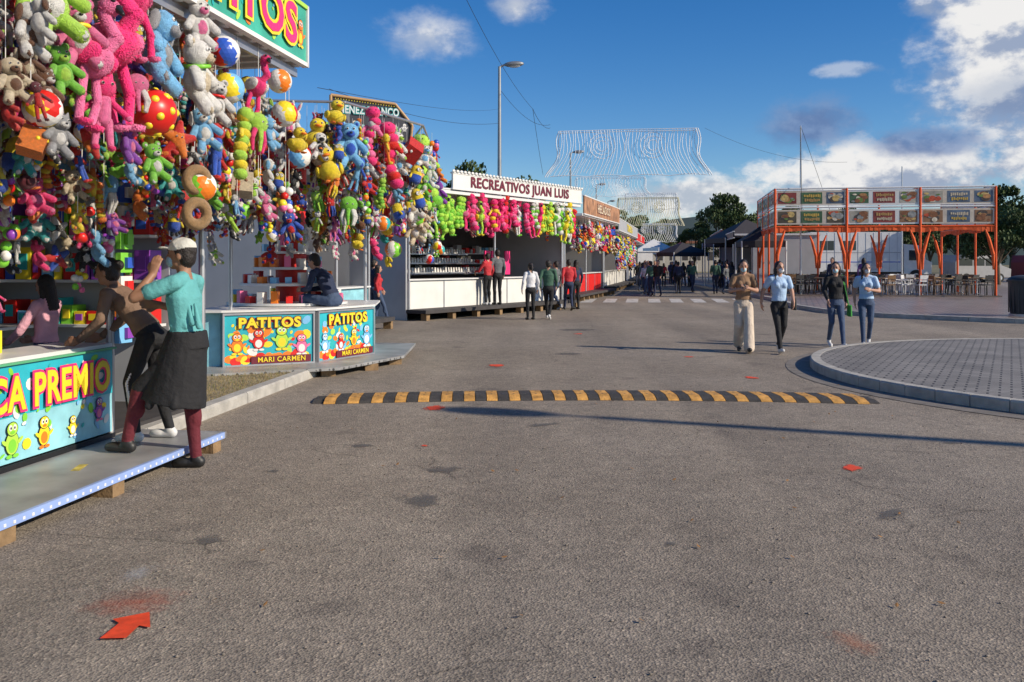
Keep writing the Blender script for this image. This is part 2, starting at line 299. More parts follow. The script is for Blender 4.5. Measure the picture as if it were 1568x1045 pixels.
# ---------------------------------------------------------------- toys
TC={}
BLK=gloss('black')
def toy_mesh(kind,c1,c2,sub=2):
    k=(kind,c1,c2,sub)
    if k in TC: return TC[k]
    b=B(); p=plush(c1); q=plush(c2); J=.03; cs_=2 if sub>2 else 1
    def face(hz=.26,hy=-.18,s=1):
        for sx in(-1,1):
            b.ell((sx*.07*s,hy,hz+.05),.03*s,gloss('white'),1); b.ell((sx*.07*s,hy-.018,hz+.05),.02*s,BLK,1)
    if kind in('bear','bunny','dog','cat'):
        b.ell((0,0,-.1),(.2,.16,.24),p,sub,jit=J); b.ell((0,-.05,-.1),(.14,.13,.17),q,sub,jit=J); b.ell((0,-.03,.26),(.2,.17,.18),p,sub,jit=J)
        b.ell((0,-.18,.2),(.09,.075,.065),q,sub); b.ell((0,-.255,.22),(.035,.025,.025),BLK,1); face()
        for s in(-1,1):
            if kind=='bear': b.ell((s*.16,0,.42),(.075,.05,.075),p,sub,jit=J); b.ell((s*.16,-.035,.42),(.045,.03,.045),q,1)
            if kind=='bunny': b.ell((s*.09,0,.52),(.05,.04,.16),p,sub,Euler((0,s*.2,0)),J); b.ell((s*.09,-.03,.52),(.03,.02,.11),q,1,Euler((0,s*.2,0)))
            if kind=='dog': b.ell((s*.21,-.02,.24),(.05,.07,.15),q,sub,Euler((0,-s*.25,0)),J)
            if kind=='cat': b.cyl((s*.12,0,.36),(s*.15,0,.52),.08,.01,p,8)
            b.cap((s*.16,-.03,.05),(s*.31,-.12,-.12),.075,.08,p,cs_); b.cap((s*.1,-.03,-.26),(s*.2,-.16,-.42),.09,.095,p,cs_); b.ell((s*.21,-.22,-.43),(.065,.035,.065),q,1)
        if kind in('dog','cat'):
            for i in range(5): b.ell((R.uniform(-.15,.15),-.1*R.random(),R.uniform(-.25,.35)),(.07,.1,.07),q,1)
        if kind=='bear' and R.random()<.5: b.torus((0,-.02,.1),.15,.03,gloss(R.choice(['red','blue','yellow','green'])),None,14,6)
    elif kind=='flamingo':
        b.ell((0,0,.02),(.13,.17,.15),p,sub,jit=J); b.ell((.11,0,.03),(.05,.15,.1),q,sub); b.ell((-.11,0,.03),(.05,.15,.1),q,sub)
        pts=[(0,-.1,.1),(.03,-.16,.2),(0,-.1,.3),(-.03,-.06,.4)]
        for a,c in zip(pts[:-1],pts[1:]): b.cap(a,c,.055,.05,p,cs_)
        b.ell((-.03,-.1,.44),(.075,.085,.07),p,sub,jit=J); b.cap((-.03,-.17,.43),(-.03,-.22,.38),.035,.02,BLK); b.ell((.02,-.16,.47),.02,BLK,1);b.ell((-.08,-.16,.47),.02,BLK,1)
        for s in(-1,1): b.cap((s*.07,0,-.08),(s*.1,-.03,-.3),.035,.035,p,cs_); b.cap((s*.1,-.03,-.3),(s*.07,-.02,-.5),.033,.035,p,cs_); b.ell((s*.07,-.07,-.52),(.06,.08,.03),q,1)
    elif kind=='duck':
        b.ell((0,.03,-.12),(.24,.25,.22),p,sub,jit=.02); b.ell((0,-.04,.22),(.18,.17,.17),p,sub,jit=.02); b.ell((0,-.22,.19),(.09,.08,.035),gloss('orange'),sub); face(.22,-.18)
        for s in(-1,1): b.ell((s*.24,.02,-.1),(.06,.15,.12),p,sub); b.ell((s*.1,-.16,-.33),(.08,.12,.035),plush('orange'),1)
        b.ell((0,.26,-.02),(.06,.08,.07),p,1)
    elif kind=='ball':
        vs,fs=ico(3); cs=[gloss(c1),gloss(c2),gloss('white')]
        for f in fs:
            c=sum((vs[i] for i in f),Vector())/3; a=math.atan2(c.y,c.x)+c.z*.5; ii=int((a+math.pi)/(2*math.pi)*6)%3 if abs(c.z)<.9 else 2
            b.add([vs[i]*.48 for i in f],[[0,1,2]],cs[ii],True)
    elif kind=='dotball':
        b.ell((0,0,0),.46,gloss(c1),3)
        for i in range(26):
            z=1-2*(i+.5)/26; a=i*2.4; rr=math.sqrt(1-z*z); v=Vector((rr*math.cos(a),rr*math.sin(a),z)); b.ell(v*.41,.088,gloss(c2),2)
    elif kind=='donut':
        b.torus((0,0,0),.3,.16,p,Euler((math.pi/2,0,0))); b.torus((0,-.03,0),.3,.145,q,Euler((math.pi/2,0,0)))
    elif kind=='octo':
        b.ell((0,0,.2),(.24,.22,.26),p,sub,jit=J); face(.16,-.2)
        for i in range(7):
            a=i*.9; x,y=math.cos(a),math.sin(a); b.cap((x*.14,y*.14,.02),(x*.22,y*.2,-.2),.065,.05,p if i%2 else q,cs_); b.cap((x*.22,y*.2,-.2),(x*.16,y*.2,-.45),.05,.035,p if i%2 else q,cs_)
    elif kind=='worm':
        for i in range(8): b.ell((.05*math.sin(i*1.1),0,.42-i*.115),(.1,.1,.078),p if i%2 else q,sub,jit=J)
        b.ell((.0,-.02,.46),(.12,.12,.1),p,sub,jit=J); face(.44,-.1,.7); b.cap((.08,0,.2),(.17,-.04,.08),.035,.035,q);b.cap((-.08,0,.2),(-.17,-.04,.08),.035,.035,q)
    elif kind=='doll':
        b.ell((0,0,.32),(.13,.12,.14),p,sub,jit=.01); b.cap((0,0,.15),(0,0,-.08),.085,.09,q,cs_); face(.3,-.11,.75)
        for s in(-1,1): b.cap((s*.09,0,.14),(s*.26,-.04,-.02),.04,.035,p,cs_); b.ell((s*.28,-.05,-.04),.045,q,1); b.cap((s*.06,0,-.1),(s*.09,-.02,-.4),.05,.04,q,cs_); b.ell((s*.09,-.06,-.44),(.05,.08,.04),p,1)
    elif kind=='capsule':
        b.cap((0,0,.2),(0,0,-.1),.2,.2,plush('yellow'),2,16); b.cyl((0,0,.0),(0,0,-.16),.212,.212,plush('blue'),16); b.ell((0,0,-.16),(.212,.212,.18),plush('blue'),2)
        for s in(-1,1): b.torus((s*.075,-.18,.2),.065,.02,gloss('grey'),Euler((math.pi/2,0,0)),12,6); b.ell((s*.075,-.17,.2),(.06,.03,.06),gloss('white'),1); b.ell((s*.075,-.2,.2),(.02,.01,.02),BLK,1); b.cap((s*.2,0,.0),(s*.28,-.05,-.15),.04,.04,plush('yellow')); b.cap((s*.08,0,-.3),(s*.08,0,-.42),.05,.055,BLK)
    elif kind=='star':
        for i in range(5):
            a=math.pi/2+i*2*math.pi/5; b.cap((0,0,0),(.34*math.cos(a),0,.34*math.sin(a)),.17,.07,p if i%2 else q,2)
        b.ell((0,0,0),(.2,.17,.2),p,sub); face(.0,-.16,.8)
    elif kind=='dice':
        b.box((0,0,0),(.6,.6,.6),p,E=Euler((.5,.4,.3)))
        for v in((0,-1,0),(.7,-.7,0),(-.7,-.6,.3)): b.ell(Vector(v)*.3,.07,gloss(c2),1)
    elif kind=='bag':
        for i in range(9): b.ell((R.uniform(-.18,.18),R.uniform(-.1,.1),R.uniform(-.4,.35)),R.uniform(.09,.15),gloss(R.choice(['red','blue','yellow','green','orange','pink','white','purple'])),2)
    if kind not in('ball','dotball','dice','bag','donut'): b.fur(1.5 if sub==2 else 1.3,.022 if sub==2 else .017)
    me=b.mesh('toy_'+kind); TC[k]=me; return me
BALLC=[('red','blue'),('yellow','red'),('blue','yellow'),('green','orange'),('orange','teal')]
def toy(parent,kind,c1,c2,loc,s,rz=0,sub=2,tilt=0,name=None):
    o=link(bpy.data.objects.new(name or (kind+'_toy'),toy_mesh(kind,c1,c2,sub))); o.parent=parent; o.location=loc; k=1 if 'ball' in kind else 0; o.scale=(s,s,s) if k else (s*R.uniform(.92,1.1),s,s*R.uniform(.92,1.08))
    o.rotation_euler=(tilt+(R.uniform(-.7,.7) if k else 0),R.uniform(-.3,.3),rz); return o
KINDS=['bear']*3+['bunny','cat','dog','dog','octo','worm','doll','doll','capsule','duck','flamingo','ball','star','dice','bag']
KINB=['bear','bear','dog','cat','bunny','octo','doll','doll','worm','bag','star','capsule']
PAIR=[('pink','white'),('hotpink','pink'),('red','yellow'),('white','pink'),('white','lblue'),('brown','cream'),('yellow','orange'),('green','white'),('lblue','white'),('blue','red'),('purple','pink'),('grey','white'),('orange','yellow'),('teal','white'),('lime','green'),('cream','brown'),('maroon','cream'),('red','orange'),('red','blue'),('black','white'),('white','lime'),('red','white')]
def curtain(parent,path,layers,ztop,zbot,step,smin,smax,pairs=PAIR,kinds=KINDS,drop=.05,skip=None):
    st=B()
    for (a,c) in zip(path[:-1],path[1:]):
        a=Vector(a);c=Vector(c);d=c-a;Ln=d.length;d.normalize();nn=Vector((-d.y,d.x)); rz=math.atan2(d.y,d.x)
        for li,off in enumerate(layers):
            s=R.uniform(0,step)
            while s<Ln:
                z=ztop-R.uniform(0,.25); zb=(zbot(s,li) if callable(zbot) else zbot)+R.uniform(-.16,.16)
                p=a+d*s+nn*(off+R.uniform(-.08,.08)); st.cyl((p.x,p.y,ztop+.1),(p.x,p.y,zb+.1),.003,.003,gloss('white'),3)
                while z>zb:
                    sz=smin+(smax-smin)*R.random()**1.3; z-=sz*.46; pr=R.choice(pairs); k=R.choice(KINB if li>=2 else kinds)
                    if k=='ball': pr=R.choice(BALLC); sz*=.8
                    if not(skip and skip(s,z,li)): toy(parent,k,pr[0],pr[1],(p.x+R.uniform(-.07,.07),p.y+R.uniform(-.05,.05),z),sz,rz+R.uniform(-1.2,1.2),tilt=R.uniform(-.45,.3))
                    z-=sz*.34+drop*R.random()
                s+=step*R.uniform(.8,1.2)
    st.obj('strings',parent=parent)
def cartoon(b,x,z,s,c1,c2,y,kind=0):
    P=paint
    b.disc(x,z,.3*s,.36*s,y,P('black')); b.disc(x,z,.275*s,.335*s,y-.0015,P(c1)); b.disc(x,z-.08*s,.17*s,.2*s,y-.003,P(c2))
    b.disc(x,z+.42*s,.25*s,.22*s,y-.003,P('black')); b.disc(x,z+.42*s,.225*s,.195*s,y-.0045,P(c1))
    for q in(-1,1): b.disc(x+q*.09*s,z+.46*s,.07*s,.09*s,y-.006,P('white')); b.disc(x+q*.08*s,z+.45*s,.03*s,.04*s,y-.0075,P('black')); b.disc(x+q*.33*s,z+.05*s,.15*s,.06*s,y-.0045,P(c1),12,q*.6)
    b.disc(x,z+.32*s,.1*s,.05*s,y-.0065,P('orange' if kind else c2)); 
    for q in(-1,1): b.disc(x+q*.14*s,z-.38*s,.13*s,.06*s,y-.0045,P(c2))
def panel(b,x0,x1,z0,z1,y,m,seed,n=7,s=.32,zc=None,frame=None):
    b.bx(x0,x1,y,y+.03,z0,z1,m); r=random.Random(seed); pr=[('yellow','white'),('orange','yellow'),('red','white'),('pink','white'),('lime','yellow'),('lblue','white'),('purple','pink'),('yellow','orange')]
    for i in range(n*14):
        q=r.uniform(.02,.08); b.disc(r.uniform(x0+.08,x1-.08),r.uniform(z0+.08,z1-.08),q,q*r.uniform(.4,1),y-.003-.00004*i,paint(r.choice(['yellow','orange','red','lime','white','lblue','orange','yellow','teal'])),9,r.uniform(0,3))
    for i in range(n):
        c=r.choice(pr); cartoon(b,x0+(i+.5)*(x1-x0)/n+r.uniform(-.04,.04),(zc if zc else (z0+z1)/2)+r.uniform(-.07,.05),s*r.uniform(.7,1.15),c[0],c[1],y-.009-.0007*(i%3),i%2)
    if frame:
        for (a,c,e,f) in [(x0-.02,x1+.02,z0-.03,z0),(x0-.02,x1+.02,z1,z1+.03)]: b.bx(a,c,y-.025,y+.04,e,f,frame)
        for xx in(x0-.02,x1-.005): b.bx(xx,xx+.025,y-.022,y+.037,z0,z1,frame)
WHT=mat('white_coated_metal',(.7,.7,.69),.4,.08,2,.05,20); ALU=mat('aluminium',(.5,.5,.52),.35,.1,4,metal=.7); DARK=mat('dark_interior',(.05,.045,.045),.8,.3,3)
GRY=mat('grey_panel',(.42,.43,.45),.5,.08,2); WOOD=mat('timber',(.25,.16,.08),.8,.3,12,.4,40)
# ---- stall 1
ang=rad(81.5); O1=(-3.152,3.144,0); e1=empty('prize_stall',O1,ang)
b=B()
def plate():
    m=mat('checker_plate',(.36,.36,.355),.5,.35,2.5,metal=.35); nt=m.node_tree; n=nt.nodes; l=nt.links; bs=n['Principled BSDF']
    tc=n.new('ShaderNodeTexCoord'); mp=n.new('ShaderNodeMapping'); mp.inputs['Rotation'].default_value=(0,0,.78); l.new(tc.outputs['Object'],mp.inputs[0])
    c=n.new('ShaderNodeTexVoronoi'); c.inputs['Scale'].default_value=17; c.inputs['Randomness'].default_value=0.; l.new(mp.outputs[0],c.inputs['Vector'])
    r=n.new('ShaderNodeMapRange'); r.inputs[1].default_value=.22; r.inputs[2].default_value=.34; r.inputs[3].default_value=1; r.inputs[4].default_value=0; l.new(c.outputs['Distance'],r.inputs[0])
    old=bs.inputs['Base Color'].links[0].from_socket; mx=n.new('ShaderNodeMix'); mx.data_type='RGBA'; l.new(r.outputs[0],mx.inputs[0]); l.new(old,mx.inputs[6]); mx.inputs[7].default_value=(.09,.09,.09,1); l.new(mx.outputs[2],bs.inputs['Base Color'])
    bp=n.new('ShaderNodeBump'); bp.inputs['Strength'].default_value=1; bp.inputs['Distance'].default_value=.01; l.new(r.outputs[0],bp.inputs['Height']); l.new(bp.outputs[0],bs.inputs['Normal']); return m
PL=plate()
b.bx(0,4.72,.03,.85,.12,.15,PL); b.bx(0,4.72,.0,.03,.1,.152,mat('blue_trim',(.3,.42,.75),.4))
for i in range(59): b.bx(.01+i*.08,.03+i*.08,-.003,.0,.112,.13,gloss('white'))
for x,y in((1.9,.3),(2.1,.55),(3.3,.4)): b.box((x,y,.1515),(.2,.06,.002),mat('worn_yellow',(.5,.4,.08),.7,.5,20),.3)
b.bx(4.72,4.75,.0,.85,.1,.152,ALU)
for x in(.4,2.0,3.1,4.55): b.bx(x,x+.14,.02,.22,0,.12,WOOD)
b.bx(0,4.4,.87,.95,.15,.3,DARK)
b.bx(0,6.2,3.5,3.56,.1,3.6,GRY); b.bx(6.14,6.2,1.3,3.5,.1,3.6,GRY)
b.bx(0,4.4,.84,1.35,.9,.93,WHT)
b.bx(0,6.2,.96,3.5,.12,.16,DARK)
b.bx(0,6.2,-.12,3.56,3.62,3.68,WHT)
for i in range(24): b.bx(.1+i*.26,.18+i*.26,-.1,3.4,3.57,3.62,WHT)
for x,y in((.1,.9),(4.5,.92),(6.1,.92)): b.cyl((x,y,.1),(x,y,3.6),.035,.035,ALU,10)
b.bx(0,6.2,-.06,-.02,3.48,3.56,ALU)
r=random.Random(3); cc=['red','yellow','blue','white','pink','green','orange','lblue','purple','teal']
for z in(.95,1.4,1.85,2.3):
    b.bx(0,6.1,3.1,3.48,z,z+.03,WHT); b.bx(4.9,6.1,2.5 if z<1 else 2.9,3.1,z,z+.029,WHT)
    x=.1
    while x<6: wd=r.uniform(.06,.18); hh=r.uniform(.12,.34); b.bx(x,x+wd,3.15,3.15+r.uniform(.1,.25),z+.03,z+.03+hh,gloss(r.choice(cc))); b.bx(x+wd*.2,x+wd*.8,3.135,3.148,z+.03+hh*.3,z+.03+hh*.8,gloss(r.choice(cc))); x+=wd+r.uniform(.01,.04)
    y=1.35
    while y<3.0: wd=r.uniform(.06,.18); hh=r.uniform(.12,.34); b.bx(5.85,6.08,y,y+wd,z+.03,z+.03+hh,gloss(r.choice(cc))); b.bx(5.835,5.848,y+wd*.2,y+wd*.8,z+.03+hh*.3,z+.03+hh*.8,gloss(r.choice(cc))); y+=wd+.02
    b.bx(5.8,6.12,1.32,3.1,z,z+.028,WHT)
for x in[2.3,2.5,2.72,2.95,3.1,3.3,3.45]:
    hh=r.uniform(.08,.2); b.box((x,1.18+r.uniform(-.05,.05),.93+hh/2),(.12,.1,hh),gloss(r.choice(['white','yellow','lblue','orange','blue'])),r.uniform(-.4,.4)); b.box((x+.06,1.3,1.03),(.15,.02,.2),gloss(r.choice(['lblue','yellow','teal','white'])),r.uniform(-.3,.3))
for i in range(9):
    b.box((4.62+r.uniform(-.03,.03),.86,1.0+i*.2),(.16,.05,.17),gloss(r.choice(cc)),r.uniform(-.2,.2)); b.box((4.62,.82,1.0+i*.2),(.09,.03,.09),gloss(r.choice(cc)))
b.obj('booth_structure',parent=e1,bevel=.004)
b=B(); TEAL=mat('print_teal',(.03,.42,.5),.4,.25,3); LB=mat('print_skyblue',(.28,.6,.68),.4,.3,4)
panel(b,0,1.6,.2,.88,.83,LB,5,4,.36); 
b.bx(1.61,4.38,.83,.86,.2,.88,LB); b.bx(1.61,4.38,.826,.829,.52,.878,TEAL); b.bx(0,4.4,.80,.87,.885,.9,mat('trim_green',(.1,.4,.2),.5)); b.bx(0,4.4,.81,.87,.15,.19,BLK)
r=random.Random(2)
for i in range(90): q=r.uniform(.015,.05); b.disc(r.uniform(1.7,4.3),r.uniform(.26,.84),q,q*r.uniform(.3,1),.824-.00004*i,paint(r.choice(['white','lblue','teal','green','white','yellow'])),10,r.uniform(0,3))
for i in range(8): c=r.choice([('yellow','orange'),('yellow','white'),('pink','hotpink'),('lime','green'),('orange','white'),('purple','pink')]); cartoon(b,1.8+i*.34,.36+r.uniform(-.05,.04),.22*r.uniform(.6,1.2),c[0],c[1],.818-.001*(i%2),i%2)
b.obj('printed_counter_panel',parent=e1)
text('MUÑECA PREMIO',e1,(4.3,.80,.67),.33,paint('yellow'),paint('hotpink'),sx=.78,off=.016,align='RIGHT')
b=B(); GRB=mat('print_green',(.06,.42,.3),.4,.3,3); b.bx(0,6.2,-.15,-.1,3.62,4.16,GRB); b.bx(0,6.22,-.17,-.1,4.16,4.2,paint('lime')); b.bx(0,6.22,-.17,-.1,3.58,3.62,paint('white')); b.bx(6.2,6.24,-.17,-.1,3.58,4.2,WHT)
r=random.Random(4)
for i in range(160): q=r.uniform(.015,.07); b.disc(r.uniform(.1,6.1),r.uniform(3.68,4.1),q,q*r.uniform(.3,1),-.153-.00003*i,paint(r.choice(['green','lime','lblue','teal','teal','orange'])),10,r.uniform(0,3))
cartoon(b,6.03,3.85,.26,'orange','yellow',-.16,1)
b.obj('header_board',parent=e1)
text('PATITOS',e1,(5.9,-.175,3.9),.53,paint('hotpink'),paint('yellow'),sx=1.22,off=.022,align='RIGHT')
t1=empty('hanging_plush_toys',O1,ang)
keep=lambda s,z,li: li==0 and s>1.7 and z>2.5
curtain(t1,[(.1,-.02),(6.1,-.02)],[0.,.25,.5,.8,1.1],3.5,lambda s,li:[2.35,2.2,2.0,1.8,1.6][li] if s<4.6 else 2.1,.21,.19,.32,skip=keep)
pdk=[('red','brown'),('brown','cream'),('maroon','red'),('purple','brown'),('cream','brown'),('grey','brown'),('white','brown'),('maroon','cream')]
curtain(t1,[(.1,-.12),(2.1,-.12)],[0,.15],3.5,2.3,.2,.17,.27,pairs=pdk,kinds=['bear','dog','bear','doll'])
curtain(t1,[(6.0,-.1),(6.0,2.2)][::-1],[0],3.3,2.0,.22,.2,.34)
hero=[('bear','lime','white',2.22,3.15,.55),('bear','white','lime',2.3,3.5,.4),('flamingo','hotpink','pink',2.85,3.0,1.05),('flamingo','pink','hotpink',2.6,2.85,.8),('dog','lblue','grey',3.38,3.12,.62),('bear','white','cream',3.95,3.05,.6),
('bunny','white','pink',3.98,3.45,.4),('ball','red','blue',4.46,3.34,.27),('ball','yellow','lblue',4.52,3.05,.27),('flamingo','hotpink','white',5.05,3.15,.6),('ball','white','orange',5.6,3.32,.24),('ball','yellow','red',5.66,3.02,.26),
('dotball','red','yellow',3.3,2.65,.36),('star','orange','red',3.62,2.5,.36),('bear','green','white',3.3,2.3,.3),('dog','lblue','white',4.1,2.65,.36),('bear','brown','white',2.2,2.6,.3),('dog','white','brown',2.0,2.9,.36),('bear','pink','white',2.5,3.0,.42),
('octo','lime','hotpink',5.0,2.75,.4),('bear','lblue','white',5.35,2.8,.34),('bear','green','lime',2.35,2.75,.3),('doll','red','blue',4.3,2.5,.5),('worm','lime','yellow',4.75,2.6,.6),('bear','white','grey',4.3,2.9,.36),('duck','yellow','orange',5.95,2.8,.36),('flamingo','hotpink','pink',3.05,3.35,.7),
('doll','hotpink','pink',2.7,2.55,.55),('bear','purple','pink',3.0,2.4,.28),('octo','pink','white',3.1,2.75,.3),('cat','grey','white',2.25,2.35,.28),('dog','cream','brown',1.9,2.6,.28)]
for k,c1,c2,s,z,sz in hero: toy(t1,k,c1,c2,(s,-.14+R.uniform(-.03,.03),z),sz,R.uniform(-.9,.3),sub=3)
for z in(1.98,2.24): toy(t1,'donut','tan','tan',(4.0,-.12,z),.27,-.8)
toy(t1,'capsule','yellow','blue',(4.25,.3,2.25),.32,-.6)
# ---- stall 2 patitos
e2=empty('duck_fishing_stall'); b=B()
P=[(-4.5,12.75),(-4.06,12.8),(-2.9,13.4),(-2.25,14.7),(-2.4,16.3),(-4.6,17)]
A=[(-4.7,12.0),(-2.25,12.3),(-1.4,14.4),(-1.5,17.0),(-4.7,17.2)]
b.prism([(-4.7,12.5),(-2.6,12.8),(-1.8,14.6),(-1.9,16.9),(-4.7,17.1)],3.24,3.32,WHT); dk=[(-4.6,11.9),(-3.9,12.0),(-2.4,12.75),(-1.7,14.4),(-1.75,16.6),(-4.6,17)]
for a,c in zip(A[:-1],A[1:]): b.cyl((a[0],a[1],3.76),(c[0],c[1],3.76),.02,.02,ALU,6)
for (a0,a1),(c0,c1) in zip(A,[(-4.7,12.5),(-2.6,12.8),(-1.8,14.6),(-1.9,16.9),(-4.7,17.1)]): b.cyl((c0,c1,3.3),(a0,a1,3.76),.018,.018,ALU,6)
b.prism(dk,.1,.14,PL)
for a,c in zip(dk[:-1],dk[1:-0]):
    a=Vector(a);c=Vector(c);d=c-a;k=int(d.length/.12)
    for i in range(k):
        q=a+d*(i+.5)/k; b.box((q.x,q.y,.115),(d.length/k*.98,.03,.07),paint('yellow') if i%2 else paint('black'),math.atan2(d.y,d.x))
for x,y in((-3.7,12.3),(-2.6,12.9),(-2.1,13.6),(-1.85,14.4),(-2.0,15.5)): b.box((x,y,.05),(.2,.12,.1),WOOD,.4)
for x,y in((-4.0,13.0),(-2.6,16.2),(-4.4,16.6)): b.cyl((x,y,.1),(x,y,3.25),.03,.03,ALU) 
b.prism([(p[0]-(.05),p[1]+.06) for p in P],.14,.9,LB); b.prism([(-4.5,12.7),(-4.05,12.74),(-2.86,13.35),(-2.2,14.7),(-2.36,16.35),(-4.6,17.02)],.9,.93,WHT)
b.cyl((-3.6,14.9,.9),(-3.6,14.9,3.25),.25,.25,paint('red'),14)
r=random.Random(9)
for t,(rr,z) in enumerate([(.95,1.0),(.75,1.3),(.55,1.55),(.42,1.8)]):
    b.cyl((-3.6,14.7,z-.06),(-3.6,14.7,z-.02),rr,rr,WHT,20)
    for i in range(int(rr*26)):
        a=i*2*math.pi/int(rr*26); h=r.uniform(.08,.2); b.box((-3.6+rr*.85*math.cos(a),14.7+rr*.85*math.sin(a),z+h/2-.02),(.13,.1,h),gloss(r.choice(['white','red','pink','white','lblue','yellow','orange'])),a)
b.obj('booth_structure',parent=e2,bevel=.003)
for (a,c,nm,sd) in [((-4.06,12.8),(-2.9,13.4),'PATITOS',11),((-2.88,13.42),(-2.25,14.7),'PATITOS',12)]:
    d=Vector(c)-Vector(a); Lw=d.length; rz=math.atan2(d.y,d.x); pe=link(bpy.data.objects.new('printed_panel',None)); pe.parent=e2; pe.location=(a[0],a[1],0); pe.rotation_euler=(0,0,rz)
    b=B(); panel(b,.02,Lw-.02,.16,.86,-.03,TEAL,sd,4,.3,.44,ALU)
    for i in range(26):
        q=random.Random(i).uniform(.04,.09); b.disc(.1+i*(Lw-.2)/26,.24+.04*math.sin(i*2.1),q,q*.7,-.0335-.0001*i,paint(['orange','yellow','red','orange'][i%4]),10)
    b.bx(Lw*.3,Lw-.06,-.055,-.05,.165,.27,paint('maroon'))
    b.obj('print',parent=pe)
    text(nm,pe,(Lw/2,-.055,.74),.2*Lw/1.35,paint('yellow'),paint('maroon'),sx=1.1,off=.014); text('MARI CARMEN',pe,(Lw*.63,-.055,.217),.1,paint('yellow'),None,sx=.98,off=.002)
t2=empty('hanging_plush_toys')
def zb2(s,li): return [2.25,2.05,1.9,1.85][li]
curtain(t2,[(-4.7,12.0),(-2.25,12.3),(-1.4,14.4)],[0.,.3,.6],3.66,zb2,.23,.22,.36)
curtain(t2,[(-2.6,12.35),(-2.25,12.35),(-1.4,14.4),(-1.45,16)],[-.12],3.55,2.5,.4,.3,.46)
for k,c1,c2,x,y,z,sz in [('duck','yellow','orange',-2.45,12.2,2.9,.62),('duck','yellow','orange',-2.6,12.15,3.3,.55),('duck','yellow','orange',-2.35,12.2,3.6,.46),('bear','lblue','blue',-2.2,12.4,3.2,.62),('doll','blue','lblue',-2.1,12.4,2.8,.5),('worm','hotpink','pink',-2.0,12.9,3.35,.85),('worm','hotpink','red',-1.75,13.2,3.1,.95),
 ('worm','lime','green',-1.42,14.35,2.95,1.1),('worm','green','lime',-1.36,14.5,3.0,1.1),('bear','white','cream',-1.55,14.1,2.5,.5),('bear','cream','white',-1.5,14.2,2.1,.45),('dog','white','black',-2.55,12.1,3.15,.4),('bear','white','lblue',-1.7,13.8,3.1,.4),('octo','green','white',-2.2,12.3,2.3,.45),('bunny','white','pink',-2.9,12.0,3.4,.5),('ball','red','lblue',-2.8,12.0,3.0,.35)]:
    toy(t2,k,c1,c2,(x,y,z),sz,R.uniform(-.2,.9),sub=3)
# ---------------------------------------------------------------- generic booths
def booth(name,p0,p1,depth,H,hz,hm,txt,tm,wm,cm,ch=1.0,cspan=1.,base=.3,out=.6,tsize=.3,cols=None,sx=1.,hx0=0.,outline=None,frontdark=True,seed=1):
    a=Vector(p0);c=Vector(p1);d=c-a;W=d.length;rz=math.atan2(d.y,d.x); e=empty(name,(a.x,a.y,0),rz); b=B(); r=random.Random(seed)
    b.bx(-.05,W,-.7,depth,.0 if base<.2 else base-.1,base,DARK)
    for i in range(int(W/1.2)+1): b.bx(.1+i*1.2,.25+i*1.2,-.6,-.4,0,base-.1,WOOD)
    b.bx(0,W*cspan,.0,.06,base,ch,cm); b.bx(0,W*cspan,-.08,.4,ch,ch+.04,WHT)
    k=max(1,int(W*cspan/1.6))
    for i in range(k+1): b.bx(W*cspan*i/k-.02,W*cspan*i/k+.02,-.02,.0,base,ch,ALU)
    b.bx(0,W,depth,depth+.06,0,H,wm); b.bx(-.06,0,0,depth,.0,H,wm); b.bx(W,W+.06,0,depth,.0,H,wm)
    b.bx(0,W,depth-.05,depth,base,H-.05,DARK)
    b.bx(-.15,W+.15,-out,depth+.1,H,H+.1,WHT)
    for x in(0.03,W*.5,W-.03): b.cyl((x,-.03,base),(x,-.03,H),.04,.04,ALU)
    for z in(base+.9,base+1.25,base+1.6):
        b.bx(.2,W-.2,depth-.45,depth-.06,z,z+.03,WHT); x=.3
        while x<W-.3:
            wd=r.uniform(.08,.25); hh=r.uniform(.1,.28); b.bx(x,x+wd,depth-.4,depth-.2,z+.03,z+.03+hh,gloss(r.choice(cols or cc))); x+=wd+r.uniform(.02,.12)
    b.bx(hx0,W+.1,-out-.06,-out,hz[0],hz[1],hm); b.bx(hx0-.03,W+.13,-out-.075,-out+.02,hz[1],hz[1]+.05,WHT); b.bx(hx0-.03,W+.13,-out-.075,-out+.02,hz[0]-.05,hz[0],WHT)
    b.obj('booth_structure',parent=e,bevel=.006)
    if txt: text(txt,e,((hx0+W)/2,-out-.075,(hz[0]+hz[1])/2),tsize,tm,outline,sx=sx,off=.02)
    return e,W,rz
WP=mat('white_panel',(.72,.71,.67),.45,.08,2)
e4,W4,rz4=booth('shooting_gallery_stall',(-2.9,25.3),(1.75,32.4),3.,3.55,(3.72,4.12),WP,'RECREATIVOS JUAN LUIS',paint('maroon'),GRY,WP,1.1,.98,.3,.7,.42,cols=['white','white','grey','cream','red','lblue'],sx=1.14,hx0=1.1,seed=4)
b=B(); b.bx(-.1,1.1,-.7,.0,3.66,3.7,WHT); b.bx(-.08,-.065,1.2,2.0,.1,2.1,DARK); b.bx(-.085,-.08,.3,.7,1.9,2.2,WHT)
for i in range(42): b.ell((1.1+i*.182,-.79,4.19),(.09,.02,.05),WP,1)
for k in range(3):
    for i in range(30):
        x=1.6+i*.14; b.cyl((x,1.6+k*.35,1.3+k*.3),(x,1.6+k*.35,1.45+k*.3),.045,.03,paint('white'),8)
    b.bx(1.4,5.9,1.5+k*.35,1.75+k*.35,1.26+k*.3,1.3+k*.3,ALU)
for x in(5.2,5.6,6.4): b.bx(x,x+.3,1.0,1.05,1.2,2.0,paint('hotpink'))
b.obj('side_details',parent=e4)
t4=empty('hanging_inflatable_toys',(-2.9,25.3,0),rz4)
